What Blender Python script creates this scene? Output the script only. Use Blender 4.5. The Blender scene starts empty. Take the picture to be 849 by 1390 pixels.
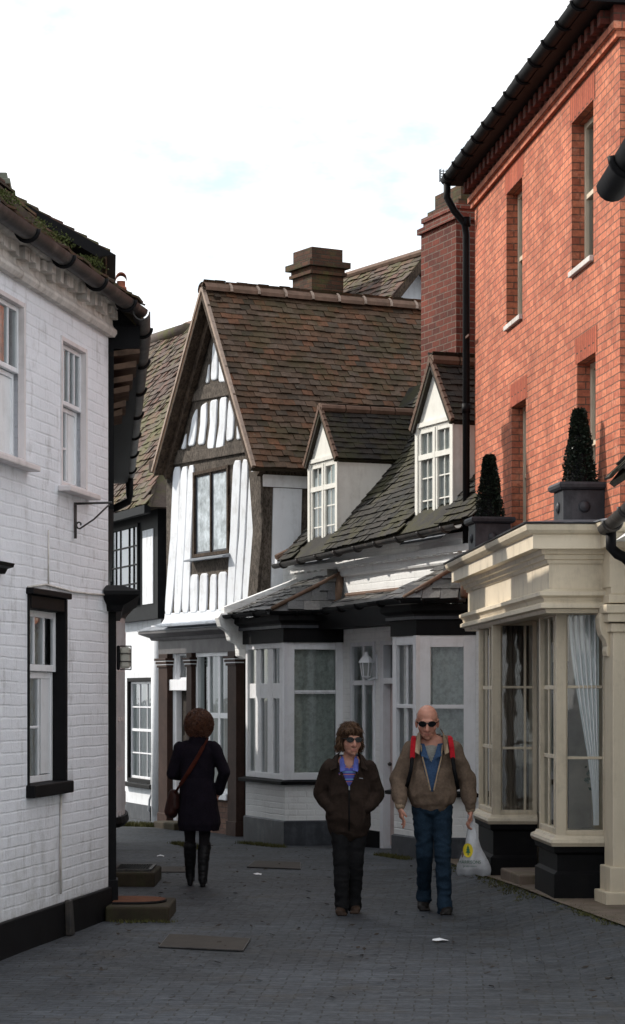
import bpy, bmesh, math, random
from mathutils import Vector, Matrix, Euler, noise
random.seed(7)
R = math.radians
scn = bpy.context.scene
col = scn.collection
F, CX, HY, H = 3000.0, 424.5, 943.0, 1.8          # the lens, read off the photograph


def W(px, py, Z):
    return Vector(((px - CX) * Z / F, Z, H + (HY - py) * Z / F))


def sm(a, b, x):
    t = max(0.0, min(1.0, (x - a) / (b - a)))
    return t * t * (3 - 2 * t)


def ground(X, Y):
    d = (4.55 - .1142 * Y) - X
    far = sm(25.0, 18.5, -Y + 2 * 0) if False else 1 - sm(18.5, 24.5, Y)
    return -.15 * sm(24.5, 30.5, Y) + .11 * (1 - sm(.5, 1.25, d)) * far


# ------------------------------------------------------------------ frames of the facades
class Fr:
    def __init__(s, px, Z, V, away=False):
        s.P = Vector(((px - CX) * Z / F, Z))
        d = Vector(((V - CX) / F, 1)).normalized()
        s.u = d if away else -d
        s.n = Vector((s.u.y, -s.u.x))
        s.ang = math.atan2(s.u.y, s.u.x)

    def pix(s, px, py, off=0.0):
        r = Vector(((px - CX) / F, 1))
        t = (off + s.n.dot(s.P)) / s.n.dot(r)
        w = r * t
        return (w - s.P).dot(s.u), H + (HY - py) / F * t

    def loc(s, X, Y):
        w = Vector((X, Y)) - s.P
        return Vector((w.dot(s.u), -w.dot(s.n)))

    def locp(s, px, Z):
        return s.loc((px - CX) * Z / F, Z)


# ------------------------------------------------------------------ mesh builder
class MB:
    def __init__(s, M=None):
        s.v, s.f, s.M = [], [], M

    def add(s, vs, fs):
        o = len(s.v)
        for p in vs:
            p = Vector(p)
            s.v.append(s.M @ p if s.M is not None else p)
        for f in fs:
            s.f.append(tuple(o + i for i in f))
        return s

    def quad(s, a, b, c, d):
        return s.add([a, b, c, d], [(0, 1, 2, 3)])

    def poly(s, pts):
        return s.add(pts, [tuple(range(len(pts)))])

    def box(s, x0, x1, y0, y1, z0, z1):
        v = [(x, y, z) for z in (z0, z1) for y in (y0, y1) for x in (x0, x1)]
        return s.add(v, [(0, 2, 3, 1), (4, 5, 7, 6), (0, 1, 5, 4), (2, 6, 7, 3), (0, 4, 6, 2), (1, 3, 7, 5)])

    def prism(s, pts, vec):
        n = len(pts)
        vec = Vector(vec)
        v = [Vector(p) for p in pts] + [Vector(p) + vec for p in pts]
        f = [tuple(range(n - 1, -1, -1)), tuple(range(n, 2 * n))]
        f += [(i, (i + 1) % n, n + (i + 1) % n, n + i) for i in range(n)]
        return s.add(v, f)

    def tube(s, pts, r, n=8, cap=True, sq=1.0):
        pts = [Vector(p) for p in pts]
        rs = r if isinstance(r, (list, tuple)) else [r] * len(pts)
        vs, fs = [], []
        up = None
        for i, p in enumerate(pts):
            a = pts[max(0, i - 1)]
            b = pts[min(len(pts) - 1, i + 1)]
            d = (b - a).normalized()
            if up is None:
                up = Vector((0, 0, 1)) if abs(d.z) < .9 else Vector((0, 1, 0))
            e1 = d.cross(up).normalized()
            up = e1.cross(d).normalized()
            for k in range(n):
                t = 2 * math.pi * k / n
                vs.append(p + e1 * (math.cos(t) * rs[i]) + up * (math.sin(t) * rs[i] * sq))
        for i in range(len(pts) - 1):
            for k in range(n):
                k2 = (k + 1) % n
                fs.append((i * n + k, i * n + k2, (i + 1) * n + k2, (i + 1) * n + k))
        if cap:
            fs.append(tuple(range(n - 1, -1, -1)))
            fs.append(tuple((len(pts) - 1) * n + k for k in range(n)))
        return s.add(vs, fs)

    def lathe(s, prof, c=(0, 0, 0), n=16):
        vs, fs = [], []
        for (r, z) in prof:
            for k in range(n):
                t = 2 * math.pi * k / n
                vs.append((c[0] + r * math.cos(t), c[1] + r * math.sin(t), c[2] + z))
        for i in range(len(prof) - 1):
            for k in range(n):
                k2 = (k + 1) % n
                fs.append((i * n + k, i * n + k2, (i + 1) * n + k2, (i + 1) * n + k))
        fs.append(tuple(range(n - 1, -1, -1)))
        fs.append(tuple((len(prof) - 1) * n + k for k in range(n)))
        return s.add(vs, fs)

    def sweep(s, path, prof, caps=True):
        """path: local (x,y) points, outward to the right of travel; prof: closed (o,z) loop."""
        P = [Vector((p[0], p[1])) for p in path]
        n, m = len(P), len(prof)
        vs, fs = [], []
        for i in range(n):
            dirs = []
            if i > 0: dirs.append((P[i] - P[i - 1]).normalized())
            if i < n - 1: dirs.append((P[i + 1] - P[i]).normalized())
            ns = [Vector((d.y, -d.x)) for d in dirs]
            if len(ns) == 2:
                b = (ns[0] + ns[1]).normalized()
                b = b / max(.3, b.dot(ns[0]))
            else:
                b = ns[0]
            for (o, z) in prof:
                q = P[i] + b * o
                vs.append((q.x, q.y, z))
        for i in range(n - 1):
            for k in range(m):
                k2 = (k + 1) % m
                fs.append((i * m + k, (i + 1) * m + k, (i + 1) * m + k2, i * m + k2))
        if caps:
            fs.append(tuple(range(m)))
            fs.append(tuple((n - 1) * m + k for k in range(m - 1, -1, -1)))
        return s.add(vs, fs)

    def wall(s, x0, x1, z0, z1, holes=(), depth=.13, y=0.0, step=None):
        xs = sorted({x0, x1, *[h[0] for h in holes], *[h[1] for h in holes]})
        zs = sorted({z0, z1, *[h[2] for h in holes], *[h[3] for h in holes]})
        for i in range(len(xs) - 1):
            for j in range(len(zs) - 1):
                a, b, c, d = xs[i], xs[i + 1], zs[j], zs[j + 1]
                mx, mz = (a + b) / 2, (c + d) / 2
                if any(h[0] < mx < h[1] and h[2] < mz < h[3] for h in holes):
                    continue
                s.quad((a, y, c), (b, y, c), (b, y, d), (a, y, d))
        for (a, b, c, d) in holes:
            e = y + depth
            s.quad((a, y, c), (a, e, c), (a, e, d), (a, y, d))
            s.quad((b, y, c), (b, y, d), (b, e, d), (b, e, c))
            s.quad((a, y, d), (a, e, d), (b, e, d), (b, y, d))
            s.quad((a, y, c), (b, y, c), (b, e, c), (a, e, c))
        return s

    def tiles(s, O, ua, vb, inside, amax, bmax, tw=.17, ex=.11, th=.016, jit=1.0, a0=0.0):
        O, ua, vb = Vector(O), Vector(ua).normalized(), Vector(vb).normalized()
        nn = ua.cross(vb).normalized()
        if nn.z < 0: nn = -nn
        rows = int(bmax / ex) + 1
        for j in range(rows):
            b = j * ex
            sag = .012 * noise.noise(Vector((j * .37, 3.1, 0))) * jit
            a = a0 - (tw / 2 if j % 2 else 0)
            while a < amax:
                w = tw - .004
                if inside(a + tw / 2, b + ex * .5):
                    dz = random.uniform(-.004, .006) * jit + .01 * jit * noise.noise(Vector((a * .9, b * .9, 1.7)))
                    db = random.uniform(-.006, .006) * jit + sag
                    tl = random.uniform(-.006, .006) * jit
                    a_0, a_1 = max(a, a0), min(a + w, amax)
                    p = O + vb * (b + db) + nn * dz
                    L = ex * 1.45
                    lo = nn * (th * 1.9)
                    hi = nn * (th * .45)
                    A, B = p + ua * a_0 + lo + nn * tl, p + ua * a_1 + lo - nn * tl
                    C, D = p + ua * a_1 + vb * L + hi, p + ua * a_0 + vb * L + hi
                    k = nn * th
                    s.add([A - k, B - k, C - k, D - k, A, B, C, D],
                          [(4, 5, 6, 7), (0, 1, 5, 4), (1, 2, 6, 5), (3, 0, 4, 7), (3, 2, 1, 0)])
                a += tw
        return s

    def build(s, name, mat, parent=None, smooth=False, bevel=0.0, recalc=True, label=None, wob=0.0):
        me = bpy.data.meshes.new(name)
        if wob:
            s.v = [p + Vector((noise.noise(p * .8), noise.noise(p * .8 + Vector((9, 0, 0))), noise.noise(p * .8 + Vector((0, 9, 0))))) * wob for p in s.v]
        me.from_pydata([tuple(p) for p in s.v], [], s.f)
        if recalc:
            bm = bmesh.new(); bm.from_mesh(me)
            bmesh.ops.recalc_face_normals(bm, faces=bm.faces)
            bm.to_mesh(me); bm.free()
        if smooth:
            me.polygons.foreach_set('use_smooth', [True] * len(me.polygons))
        me.materials.append(mat)
        o = bpy.data.objects.new(name, me)
        col.objects.link(o)
        if parent is not None: o.parent = parent
        if bevel:
            b = o.modifiers.new('bevel', 'BEVEL'); b.width = bevel; b.segments = 2; b.limit_method = 'ANGLE'; b.angle_limit = R(40)
        if label: o['label'] = label
        return o


def thing(name, label, cat, loc=(0, 0, 0), rz=0.0, group=None):
    o = bpy.data.objects.new(name, None)
    col.objects.link(o)
    o.empty_display_size = .2
    o.location = loc
    o.rotation_euler = (0, 0, rz)
    o['label'] = label; o['category'] = cat
    if group: o['group'] = group
    return o


def tag(o, label, cat, group=None):
    o['label'] = label; o['category'] = cat
    if group: o['group'] = group
    return o


def facet(p0, p1):
    p0, p1 = Vector((p0[0], p0[1])), Vector((p1[0], p1[1]))
    d = p1 - p0
    return Matrix.Translation((p0.x, p0.y, 0)) @ Matrix.Rotation(math.atan2(d.y, d.x), 4, 'Z'), d.length


# ------------------------------------------------------------------ materials
MATS = {}


class NT:
    def __init__(s, name):
        s.m = bpy.data.materials.new(name)
        s.m.use_nodes = True
        s.t = s.m.node_tree
        s.b = s.t.nodes['Principled BSDF']
        s.tc = s.t.nodes.new('ShaderNodeTexCoord')

    def n(s, typ, **kw):
        x = s.t.nodes.new('ShaderNode' + typ)
        for k, v in kw.items():
            setattr(x, k, v)
        return x

    def l(s, a, b):
        s.t.links.new(a, b)

    def noise(s, scale=5, detail=5, rough=.6, vec=None, sc=None):
        x = s.n('TexNoise')
        x.inputs['Scale'].default_value = scale
        x.inputs['Detail'].default_value = detail
        x.inputs['Roughness'].default_value = rough
        v = vec or s.tc.outputs['Object']
        if sc:
            m = s.n('Mapping'); m.inputs['Scale'].default_value = sc
            s.l(v, m.inputs['Vector']); v = m.outputs[0]
        s.l(v, x.inputs['Vector'])
        return x.outputs['Fac']

    def ramp(s, fac, stops):
        x = s.n('ValToRGB')
        e = x.color_ramp.elements
        while len(e) < len(stops): e.new(.5)
        for i, (p, c) in enumerate(stops):
            e[i].position = p
            e[i].color = (*c, 1) if not isinstance(c, (int, float)) else (c, c, c, 1)
        s.l(fac, x.inputs['Fac'])
        return x.outputs['Color']

    def mix(s, fac, a, b, mode='MIX'):
        x = s.n('Mix', data_type='RGBA', blend_type=mode)
        for sock, v in ((x.inputs['Factor'], fac), (x.inputs['A'], a), (x.inputs['B'], b)):
            if hasattr(v, 'is_output'): s.l(v, sock)
            elif isinstance(v, (int, float)): sock.default_value = v if sock.type == 'VALUE' else (v, v, v, 1)
            else: sock.default_value = (*v, 1)
        return x.outputs['Result']

    def math(s, op, a, b=0.0):
        x = s.n('Math', operation=op)
        for sock, v in ((x.inputs[0], a), (x.inputs[1], b)):
            if hasattr(v, 'is_output'): s.l(v, sock)
            else: sock.default_value = v
        return x.outputs[0]

    def bump(s, h, st=.3, dist=.01, prev=None):
        x = s.n('Bump')
        x.inputs['Strength'].default_value = st
        x.inputs['Distance'].default_value = dist
        s.l(h, x.inputs['Height'])
        if prev is not None: s.l(prev, x.inputs['Normal'])
        return x.outputs[0]

    def flat(s):
        """object-space coordinates laid on the face: (along, up)"""
        p = s.n('SeparateXYZ'); s.l(s.tc.outputs['Object'], p.inputs[0])
        q = s.n('SeparateXYZ'); s.l(s.tc.outputs['Normal'], q.inputs[0])
        ax = s.math('ABSOLUTE', q.outputs[0]); az = s.math('ABSOLUTE', q.outputs[2])
        fx = s.math('GREATER_THAN', ax, .72); fz = s.math('GREATER_THAN', az, .72)
        def sel(f, a, b):
            return s.math('ADD', s.math('MULTIPLY', f, a), s.math('MULTIPLY', s.math('SUBTRACT', 1.0, f), b))
        along = sel(fx, p.outputs[1], p.outputs[0])
        up = sel(fz, p.outputs[1], p.outputs[2])
        c = s.n('CombineXYZ'); s.l(along, c.inputs[0]); s.l(up, c.inputs[1])
        return c.outputs[0]

    def out(s, color, rough=.7, normal=None, spec=.3, metal=0.0):
        b = s.b
        for sock, v in ((b.inputs['Base Color'], color), (b.inputs['Roughness'], rough)):
            if hasattr(v, 'is_output'): s.l(v, sock)
            elif isinstance(v, (int, float)): sock.default_value = v
            else: sock.default_value = (*v, 1)
        b.inputs['Specular IOR Level'].default_value = spec
        b.inputs['Metallic'].default_value = metal
        if normal is not None: s.l(normal, b.inputs['Normal'])
        return s.m


def paint(name, c, rough=.55, var=.12, scale=2.5, bump=.15, bscale=30, spec=.3, dirt=0.0, dirtc=(.12, .11, .09), metal=0.0):
    t = NT(name)
    n1 = t.noise(scale, 6, .65)
    c0 = tuple(x * (1 - var) for x in c); c1 = tuple(min(1, x * (1 + var)) for x in c)
    colr = t.ramp(n1, [(.3, c0), (.7, c1)])
    if dirt:
        st = t.noise(1.0, 6, .7, sc=(7, 7, .9))
        sp = t.noise(5, 6, .7)
        d = t.ramp(t.math('MULTIPLY', st, sp), [(.24, 0.0), (.42, 1.0)])
        colr = t.mix(t.math('MULTIPLY', d, dirt), colr, dirtc)
    return t.out(colr, rough, t.bump(t.noise(bscale, 4), bump, .004), spec, metal)


def brick(name, c1, c2, mortar, bw=.2, bh=.072, ms=.007, bump=.5, dark=.0, rough=.85, rot=False, dirtc=(.03, .03, .02), light=None, streak=0.0):
    t = NT(name)
    v = t.flat()
    w = t.noise(3.0, 2)
    off = t.n('VectorMath', operation='ADD')
    cc = t.n('CombineXYZ')
    t.l(t.math('MULTIPLY', t.math('SUBTRACT', w, .5), .014), cc.inputs[1])
    t.l(v, off.inputs[0]); t.l(cc.outputs[0], off.inputs[1])
    v = off.outputs[0]
    if rot:
        m = t.n('Mapping'); m.inputs['Rotation'].default_value = (0, 0, R(90)); t.l(v, m.inputs['Vector']); v = m.outputs[0]
    b = t.n('TexBrick')
    t.l(v, b.inputs['Vector'])
    b.inputs['Scale'].default_value = 1
    b.inputs['Brick Width'].default_value = bw
    b.inputs['Row Height'].default_value = bh
    b.inputs['Mortar Size'].default_value = ms
    b.inputs['Mortar Smooth'].default_value = .25
    b.inputs['Bias'].default_value = -.1
    b.inputs['Color1'].default_value = (*c1, 1)
    b.inputs['Color2'].default_value = (*c2, 1)
    b.inputs['Mortar'].default_value = (*mortar, 1)
    n1 = t.noise(1.3, 6, .7)
    c = t.mix(1.0, b.outputs['Color'], t.ramp(n1, [(.3, .72), (.7, 1.2)]), 'MULTIPLY')
    n2 = t.noise(26, 4, .7)
    c = t.mix(1.0, c, t.ramp(n2, [(.25, .7), (.75, 1.22)]), 'MULTIPLY')
    if light is not None:
        c = t.mix(t.math('MULTIPLY', t.ramp(t.noise(7, 5, .8), [(.54, 0.0), (.68, 1.0)]), .6), c, light)
        c = t.mix(t.math('MULTIPLY', t.ramp(t.noise(11, 4, .8, sc=(1, 1, 2.2)), [(.56, 0.0), (.64, 1.0)]), .55), c, (.24, .075, .055))
    if streak:
        sk = t.ramp(t.math('MULTIPLY', t.noise(1.0, 6, .7, sc=(4.5, 4.5, .45)), t.noise(3, 6, .7)), [(.27, 0.0), (.40, 1.0)])
        c = t.mix(t.math('MULTIPLY', sk, streak), c, dirtc)
    if dark:
        d = t.ramp(t.noise(2.2, 7, .75), [(.5, 0.0), (.72, 1.0)])
        c = t.mix(t.math('MULTIPLY', d, dark), c, dirtc)
    inv = t.math('SUBTRACT', 1.0, b.outputs['Fac'])
    h = t.math('ADD', inv, t.math('MULTIPLY', n2, .5))
    return t.out(c, rough, t.bump(h, bump, .012), .2)


def painted_brick(name, c, bw=.235, bh=.082, bump=.4, dirt=.25, dirtc=(.2, .19, .17), var=.06, grime=0.0):
    t = NT(name)
    v = t.flat()
    w = t.noise(1.6, 3)
    cc = t.n('CombineXYZ')
    t.l(t.math('MULTIPLY', t.math('SUBTRACT', w, .5), .03), cc.inputs[1])
    t.l(t.math('MULTIPLY', t.math('SUBTRACT', t.noise(2.2, 2), .5), .06), cc.inputs[0])
    off = t.n('VectorMath', operation='ADD'); t.l(v, off.inputs[0]); t.l(cc.outputs[0], off.inputs[1])
    b = t.n('TexBrick'); t.l(off.outputs[0], b.inputs['Vector'])
    b.inputs['Scale'].default_value = 1
    b.inputs['Brick Width'].default_value = bw
    b.inputs['Row Height'].default_value = bh
    b.inputs['Mortar Size'].default_value = .011
    b.inputs['Mortar Smooth'].default_value = .8
    fade = t.ramp(t.noise(2.3, 6, .75), [(.38, .08), (.62, .9)])
    joint = t.math('MULTIPLY', b.outputs['Fac'], fade)
    n1 = t.noise(1.7, 6, .7)
    base = t.ramp(n1, [(.3, tuple(x * (1 - var) for x in c)), (.7, tuple(min(1, x * (1 + var)) for x in c))])
    base = t.mix(t.math('MULTIPLY', joint, .18), base, tuple(x * .45 for x in c))
    st = t.noise(1.0, 6, .72, sc=(5, 5, .8)); sp = t.noise(4, 7, .75)
    d = t.ramp(t.math('MULTIPLY', st, sp), [(.27, 0.0), (.42, 1.0)])
    base = t.mix(t.math('MULTIPLY', d, dirt), base, dirtc)
    zz = t.n('SeparateXYZ'); t.l(t.tc.outputs['Object'], zz.inputs[0])
    gr = t.math('MULTIPLY', t.ramp(zz.outputs[2], [(.15, 1.0), (.9, 0.0)]), t.ramp(t.noise(3.5, 7, .75), [(.35, 0.0), (.65, 1.0)]))
    base = t.mix(t.math('MULTIPLY', gr, grime), base, (.26, .25, .21))
    spk = t.ramp(t.noise(38, 3, .6), [(.68, 0.0), (.74, 1.0)])
    base = t.mix(t.math('MULTIPLY', spk, dirt), base, dirtc)
    h = t.math('ADD', t.math('SUBTRACT', 1.0, joint), t.math('MULTIPLY', t.noise(18, 5, .7), .9))
    return t.out(base, .65, t.bump(h, bump, .014), .3)


def tilemat(name, cols, moss=.4, mossc=(.055, .06, .015), rough=.85, mscale=1.6, gloss=0.0):
    t = NT(name)
    g = t.n('NewGeometry')
    rnd = g.outputs['Random Per Island']
    n = len(cols)
    c = t.ramp(rnd, [(i / max(1, n - 1) * .98 + .01, k) for i, k in enumerate(cols)])
    c = t.mix(1.0, c, t.ramp(t.noise(1.1, 5, .7), [(.3, .65), (.7, 1.25)]), 'MULTIPLY')
    c = t.mix(1.0, c, t.ramp(t.noise(30, 4, .7), [(.3, .7), (.7, 1.25)]), 'MULTIPLY')
    mf = t.ramp(t.math('ADD', t.math('MULTIPLY', t.noise(mscale, 6, .72), .75), t.math('MULTIPLY', t.noise(14, 5, .75), .3)), [(.5, 0.0), (.6, 1.0)])
    c = t.mix(t.math('MULTIPLY', mf, moss), c, mossc)
    lic = t.ramp(t.noise(22, 3, .5), [(.7, 0.0), (.74, 1.0)])
    c = t.mix(t.math('MULTIPLY', lic, .25), c, (.3, .29, .24))
    return t.out(c, rough, t.bump(t.noise(40, 5, .7), .5, .008), .25 + gloss)


def woodmat(name, c, c2, rough=.8, sc=(9, 9, 3.5)):
    t = NT(name)
    g = t.noise(4.0, 9, .8, sc=sc)
    cc = t.ramp(g, [(.36, tuple(x * .35 for x in c)), (.47, c), (.56, c2), (.68, tuple(x * .5 for x in c))])
    cc = t.mix(1.0, cc, t.ramp(t.noise(5, 6, .7), [(.3, .55), (.7, 1.3)]), 'MULTIPLY')
    return t.out(cc, rough, t.bump(g, 1.0, .02), .15)


def glassmat(name, tint=(.02, .025, .025), base=.10, mult=.9):
    t = NT(name)
    t.t.nodes.remove(t.b)
    tr = t.n('BsdfTransparent'); tr.inputs[0].default_value = (.86, .9, .89, 1)
    gl = t.n('BsdfGlossy'); gl.inputs['Roughness'].default_value = .03
    gl.inputs[0].default_value = (.95, .97, 1, 1)
    wv = t.noise(1.7, 3)
    bp = t.bump(wv, .05, .05)
    t.l(bp, gl.inputs['Normal'])
    fr = t.n('Fresnel'); fr.inputs[0].default_value = 1.5
    fac = t.math('MINIMUM', t.math('ADD', t.math('MULTIPLY', fr.outputs[0], mult), base), 1.0)
    mx = t.n('MixShader')
    t.l(fac, mx.inputs[0]); t.l(tr.outputs[0], mx.inputs[1]); t.l(gl.outputs[0], mx.inputs[2])
    t.l(mx.outputs[0], t.t.nodes['Material Output'].inputs['Surface'])
    return t.m


def lacemat(name, c=(.74, .79, .75), dens=.62, scale=16):
    t = NT(name)
    ns = t.ramp(t.noise(scale, 6, .8), [(.42, 0.0), (.55, 1.0)])
    fold = t.noise(1.0, 2, .5, sc=(22, 22, .25))
    cc = t.mix(fold, tuple(x * .7 for x in c), c)
    cc = t.mix(t.math('MULTIPLY', t.math('SUBTRACT', 1.0, ns), .6), cc, tuple(x * .45 for x in c))
    return t.out(cc, .9, None, .1)


def clothmat(name, c, var=.2, scale=60, bump=.3, rough=.95, sheen=.0):
    t = NT(name)
    n = t.noise(scale, 5, .7)
    cc = t.ramp(n, [(.3, tuple(x * (1 - var) for x in c)), (.7, tuple(x * (1 + var) for x in c))])
    cc = t.mix(1.0, cc, t.ramp(t.noise(6, 4, .6), [(.3, .75), (.7, 1.2)]), 'MULTIPLY')
    t.b.inputs['Sheen Weight'].default_value = 0.0
    return t.out(cc, rough, t.bump(n, bump, .004), .15)


M_ = dict(
    lwhite=painted_brick('white_painted_brick', (.815, .835, .885), dirt=.5, grime=.7),
    cwhite=painted_brick('cream_painted_brick', (.86, .87, .86), bw=.225, bh=.075, dirt=.2),
    plaster=paint('white_plaster', (.76, .785, .82), .7, .05, 1.5, .5, 9, dirt=.35, dirtc=(.3, .3, .29)),
    panel=paint('white_limewash', (.74, .77, .81), .75, .06, 2, .5, 9, dirt=.5, dirtc=(.32, .3, .28)),
    corbel=paint('dirty_corbel_render', (.62, .585, .55), .8, .3, 5, .8, 14, dirt=.9, dirtc=(.16, .12, .09)),
    black=paint('black_gloss_paint', (.006, .006, .007), .6, .3, 4, .2, 25, spec=.12, dirt=.25, dirtc=(.02, .018, .016)),
    dgrey=paint('dark_grey_paint', (.045, .05, .06), .45, .25, 5, .3, 20, dirt=.4, dirtc=(.16, .17, .18)),
    white=paint('white_gloss_paint', (.80, .81, .84), .4, .05, 3, .1, 30, spec=.4, dirt=.25, dirtc=(.35, .33, .3)),
    pinkish=paint('pinkish_white_paint', (.7, .65, .65), .5, .06, 3, .15, 25, dirt=.4, dirtc=(.3, .27, .25)),
    greywhite=paint('shop_grey_white', (.80, .81, .83), .45, .06, 3, .1, 30, dirt=.3, dirtc=(.3, .29, .27)),
    cream=paint('cream_gloss_paint', (.70, .61, .465), .42, .07, 2.5, .12, 25, spec=.4, dirt=.45, dirtc=(.2, .16, .11)),
    dcream=paint('dormer_cream_paint', (.80, .79, .73), .5, .05, 3, .15, 25, dirt=.3, dirtc=(.35, .32, .27)),
    brown=paint('dark_brown_paint', (.036, .018, .013), .55, .3, 5, .2, 25, spec=.15, dirt=.25, dirtc=(.07, .045, .04)),
    fascia=paint('grey_brown_fascia', (.10, .095, .10), .5, .25, 4, .2, 20, dirt=.4, dirtc=(.2, .19, .18)),
    lead=paint('weathered_lead', (.22, .24, .27), .5, .3, 4, .4, 14, dirt=.5, dirtc=(.4, .4, .4)),
    rust=paint('rusty_iron', (.10, .05, .035), .8, .4, 9, .5, 30),
    iron=paint('old_cast_iron', (.035, .033, .032), .55, .45, 6, .5, 22, spec=.4, dirt=.6, dirtc=(.16, .13, .11)),
    stone=paint('mossy_step_stone', (.032, .024, .014), .85, .4, 4, .8, 25, dirt=.7, dirtc=(.03, .034, .011)),
    paving=paint('worn_pavement_slab', (.15, .115, .09), .85, .3, 3, .6, 22, dirt=.7, dirtc=(.06, .07, .02)),
    cover=paint('brown_cover_plate', (.036, .028, .021), .7, .3, 6, .6, 40),
    terracotta=paint('terracotta', (.30, .11, .065), .8, .3, 8, .4, 30, dirt=.4, dirtc=(.1, .09, .05)),
    hiptile=paint('brown_hip_tile', (.14, .085, .06), .8, .3, 8, .4, 30, dirt=.4, dirtc=(.05, .05, .02)),
    mortar=paint('verge_mortar', (.34, .26, .21), .9, .25, 12, .6, 40, dirt=.4),
    grey=paint('green_grey_stone', (.16, .17, .14), .85, .3, 5, .5, 20, dirt=.6, dirtc=(.07, .09, .04)),
    red=brick('red_facing_brick', (.64, .215, .12), (.42, .12, .072), (.19, .105, .075), bw=.155, bh=.066, ms=.006, bump=.7, light=(.68, .33, .22), dark=.3, dirtc=(.15, .07, .05), streak=.5),  # mortar colour kept dark to stand for raking shadow in the joints
    solder=brick('rubbed_brick_arch', (.46, .115, .06), (.36, .08, .045), (.13, .06, .04), bw=.6, bh=.074, ms=.008, bump=.6, rot=True),
    chim=brick('chimney_brick', (.17, .042, .026), (.085, .024, .018), (.17, .12, .095), bw=.22, bh=.078, ms=.008, bump=.6, dark=.35, dirtc=(.035, .03, .02)),
    corniceshade=brick('gutter_shaded_brick', (.13, .035, .025), (.09, .028, .02), (.07, .04, .03), bw=.22, bh=.078),  # cornice brick with the shade of the gutter put into its colour
    chimmoss=brick('mossy_chimney_brick', (.09, .04, .024), (.05, .027, .018), (.045, .038, .026), bw=.22, bh=.078, ms=.008, bump=.7, dark=.9, dirtc=(.075, .08, .025)),
    riser=brick('brown_stall_brick', (.20, .12, .09), (.14, .085, .07), (.11, .08, .065), bw=.22, bh=.075, bump=.5, dark=.3),
    timber=woodmat('weathered_oak', (.075, .062, .05), (.15, .125, .105)),
    btimber=paint('black_stained_timber', (.008, .009, .011), .6, .3, 5, .4, 20, dirt=.2, dirtc=(.03, .03, .03), spec=.12),
    soffit=woodmat('soffit_boards', (.05, .036, .026), (.10, .07, .05)),
    rtile=tilemat('clay_roof_tile', [(.07, .046, .030), (.105, .056, .032), (.155, .070, .038), (.08, .052, .034), (.125, .078, .052), (.05, .038, .026), (.12, .082, .06), (.085, .055, .034)], .6, (.052, .044, .018)),
    mtile=tilemat('mossy_clay_tile', [(.10, .06, .048), (.15, .08, .06), (.08, .06, .048), (.13, .095, .08), (.07, .05, .04)], .85, (.085, .085, .03), mscale=1.1),
    dtile=tilemat('dark_dormer_tile', [(.030, .025, .021), (.042, .032, .025), (.024, .022, .02), (.038, .033, .028)], .5, (.038, .038, .01)),
    stile=tilemat('stone_slate', [(.030, .028, .025), (.044, .039, .034), (.024, .024, .022), (.055, .049, .043)], .6, (.045, .043, .012), mscale=2.2),
    slate=tilemat('welsh_slate', [(.07, .07, .074), (.11, .108, .108), (.05, .05, .052), (.15, .142, .136), (.085, .074, .064)], .35, (.05, .05, .03), rough=.5, gloss=.2),
    glass=glassmat('window_glass'),
    glass_b=glassmat('bright_window_glass', base=.06, mult=.7),
    glass_s=glassmat('shop_glass', base=.07, mult=.8),
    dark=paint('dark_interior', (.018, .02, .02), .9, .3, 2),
    brint=paint('brown_interior', (.46, .41, .33), .9, .4, 1.5),
    lace=lacemat('lace_curtain'),
    lace2=lacemat('pale_net_curtain', (.88, .91, .94), scale=9),
    skysheen=paint('pane_sky_reflection', (.46, .51, .54), .9, .45, 7, .1, dirt=.6, dirtc=(.12, .14, .15)),  # pale blue-grey sheet, stands for sky reflected in the gable casement panes
    sheer=paint('white_sheer_curtain', (.93, .95, .96), .9, .04, 3, .1),
    drape=lacemat('white_drape', (.9, .92, .92), scale=2),
    blind=paint('green_grey_blind', (.56, .63, .61), .8, .08, 3),
    door=woodmat('dark_panel_door', (.03, .026, .022), (.06, .05, .042)),
    planter=paint('lead_planter', (.028, .030, .036), .5, .3, 5, .4, 18, spec=.3, dirt=.5, dirtc=(.085, .085, .092)),
)
I4 = Matrix.Identity(4)


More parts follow.
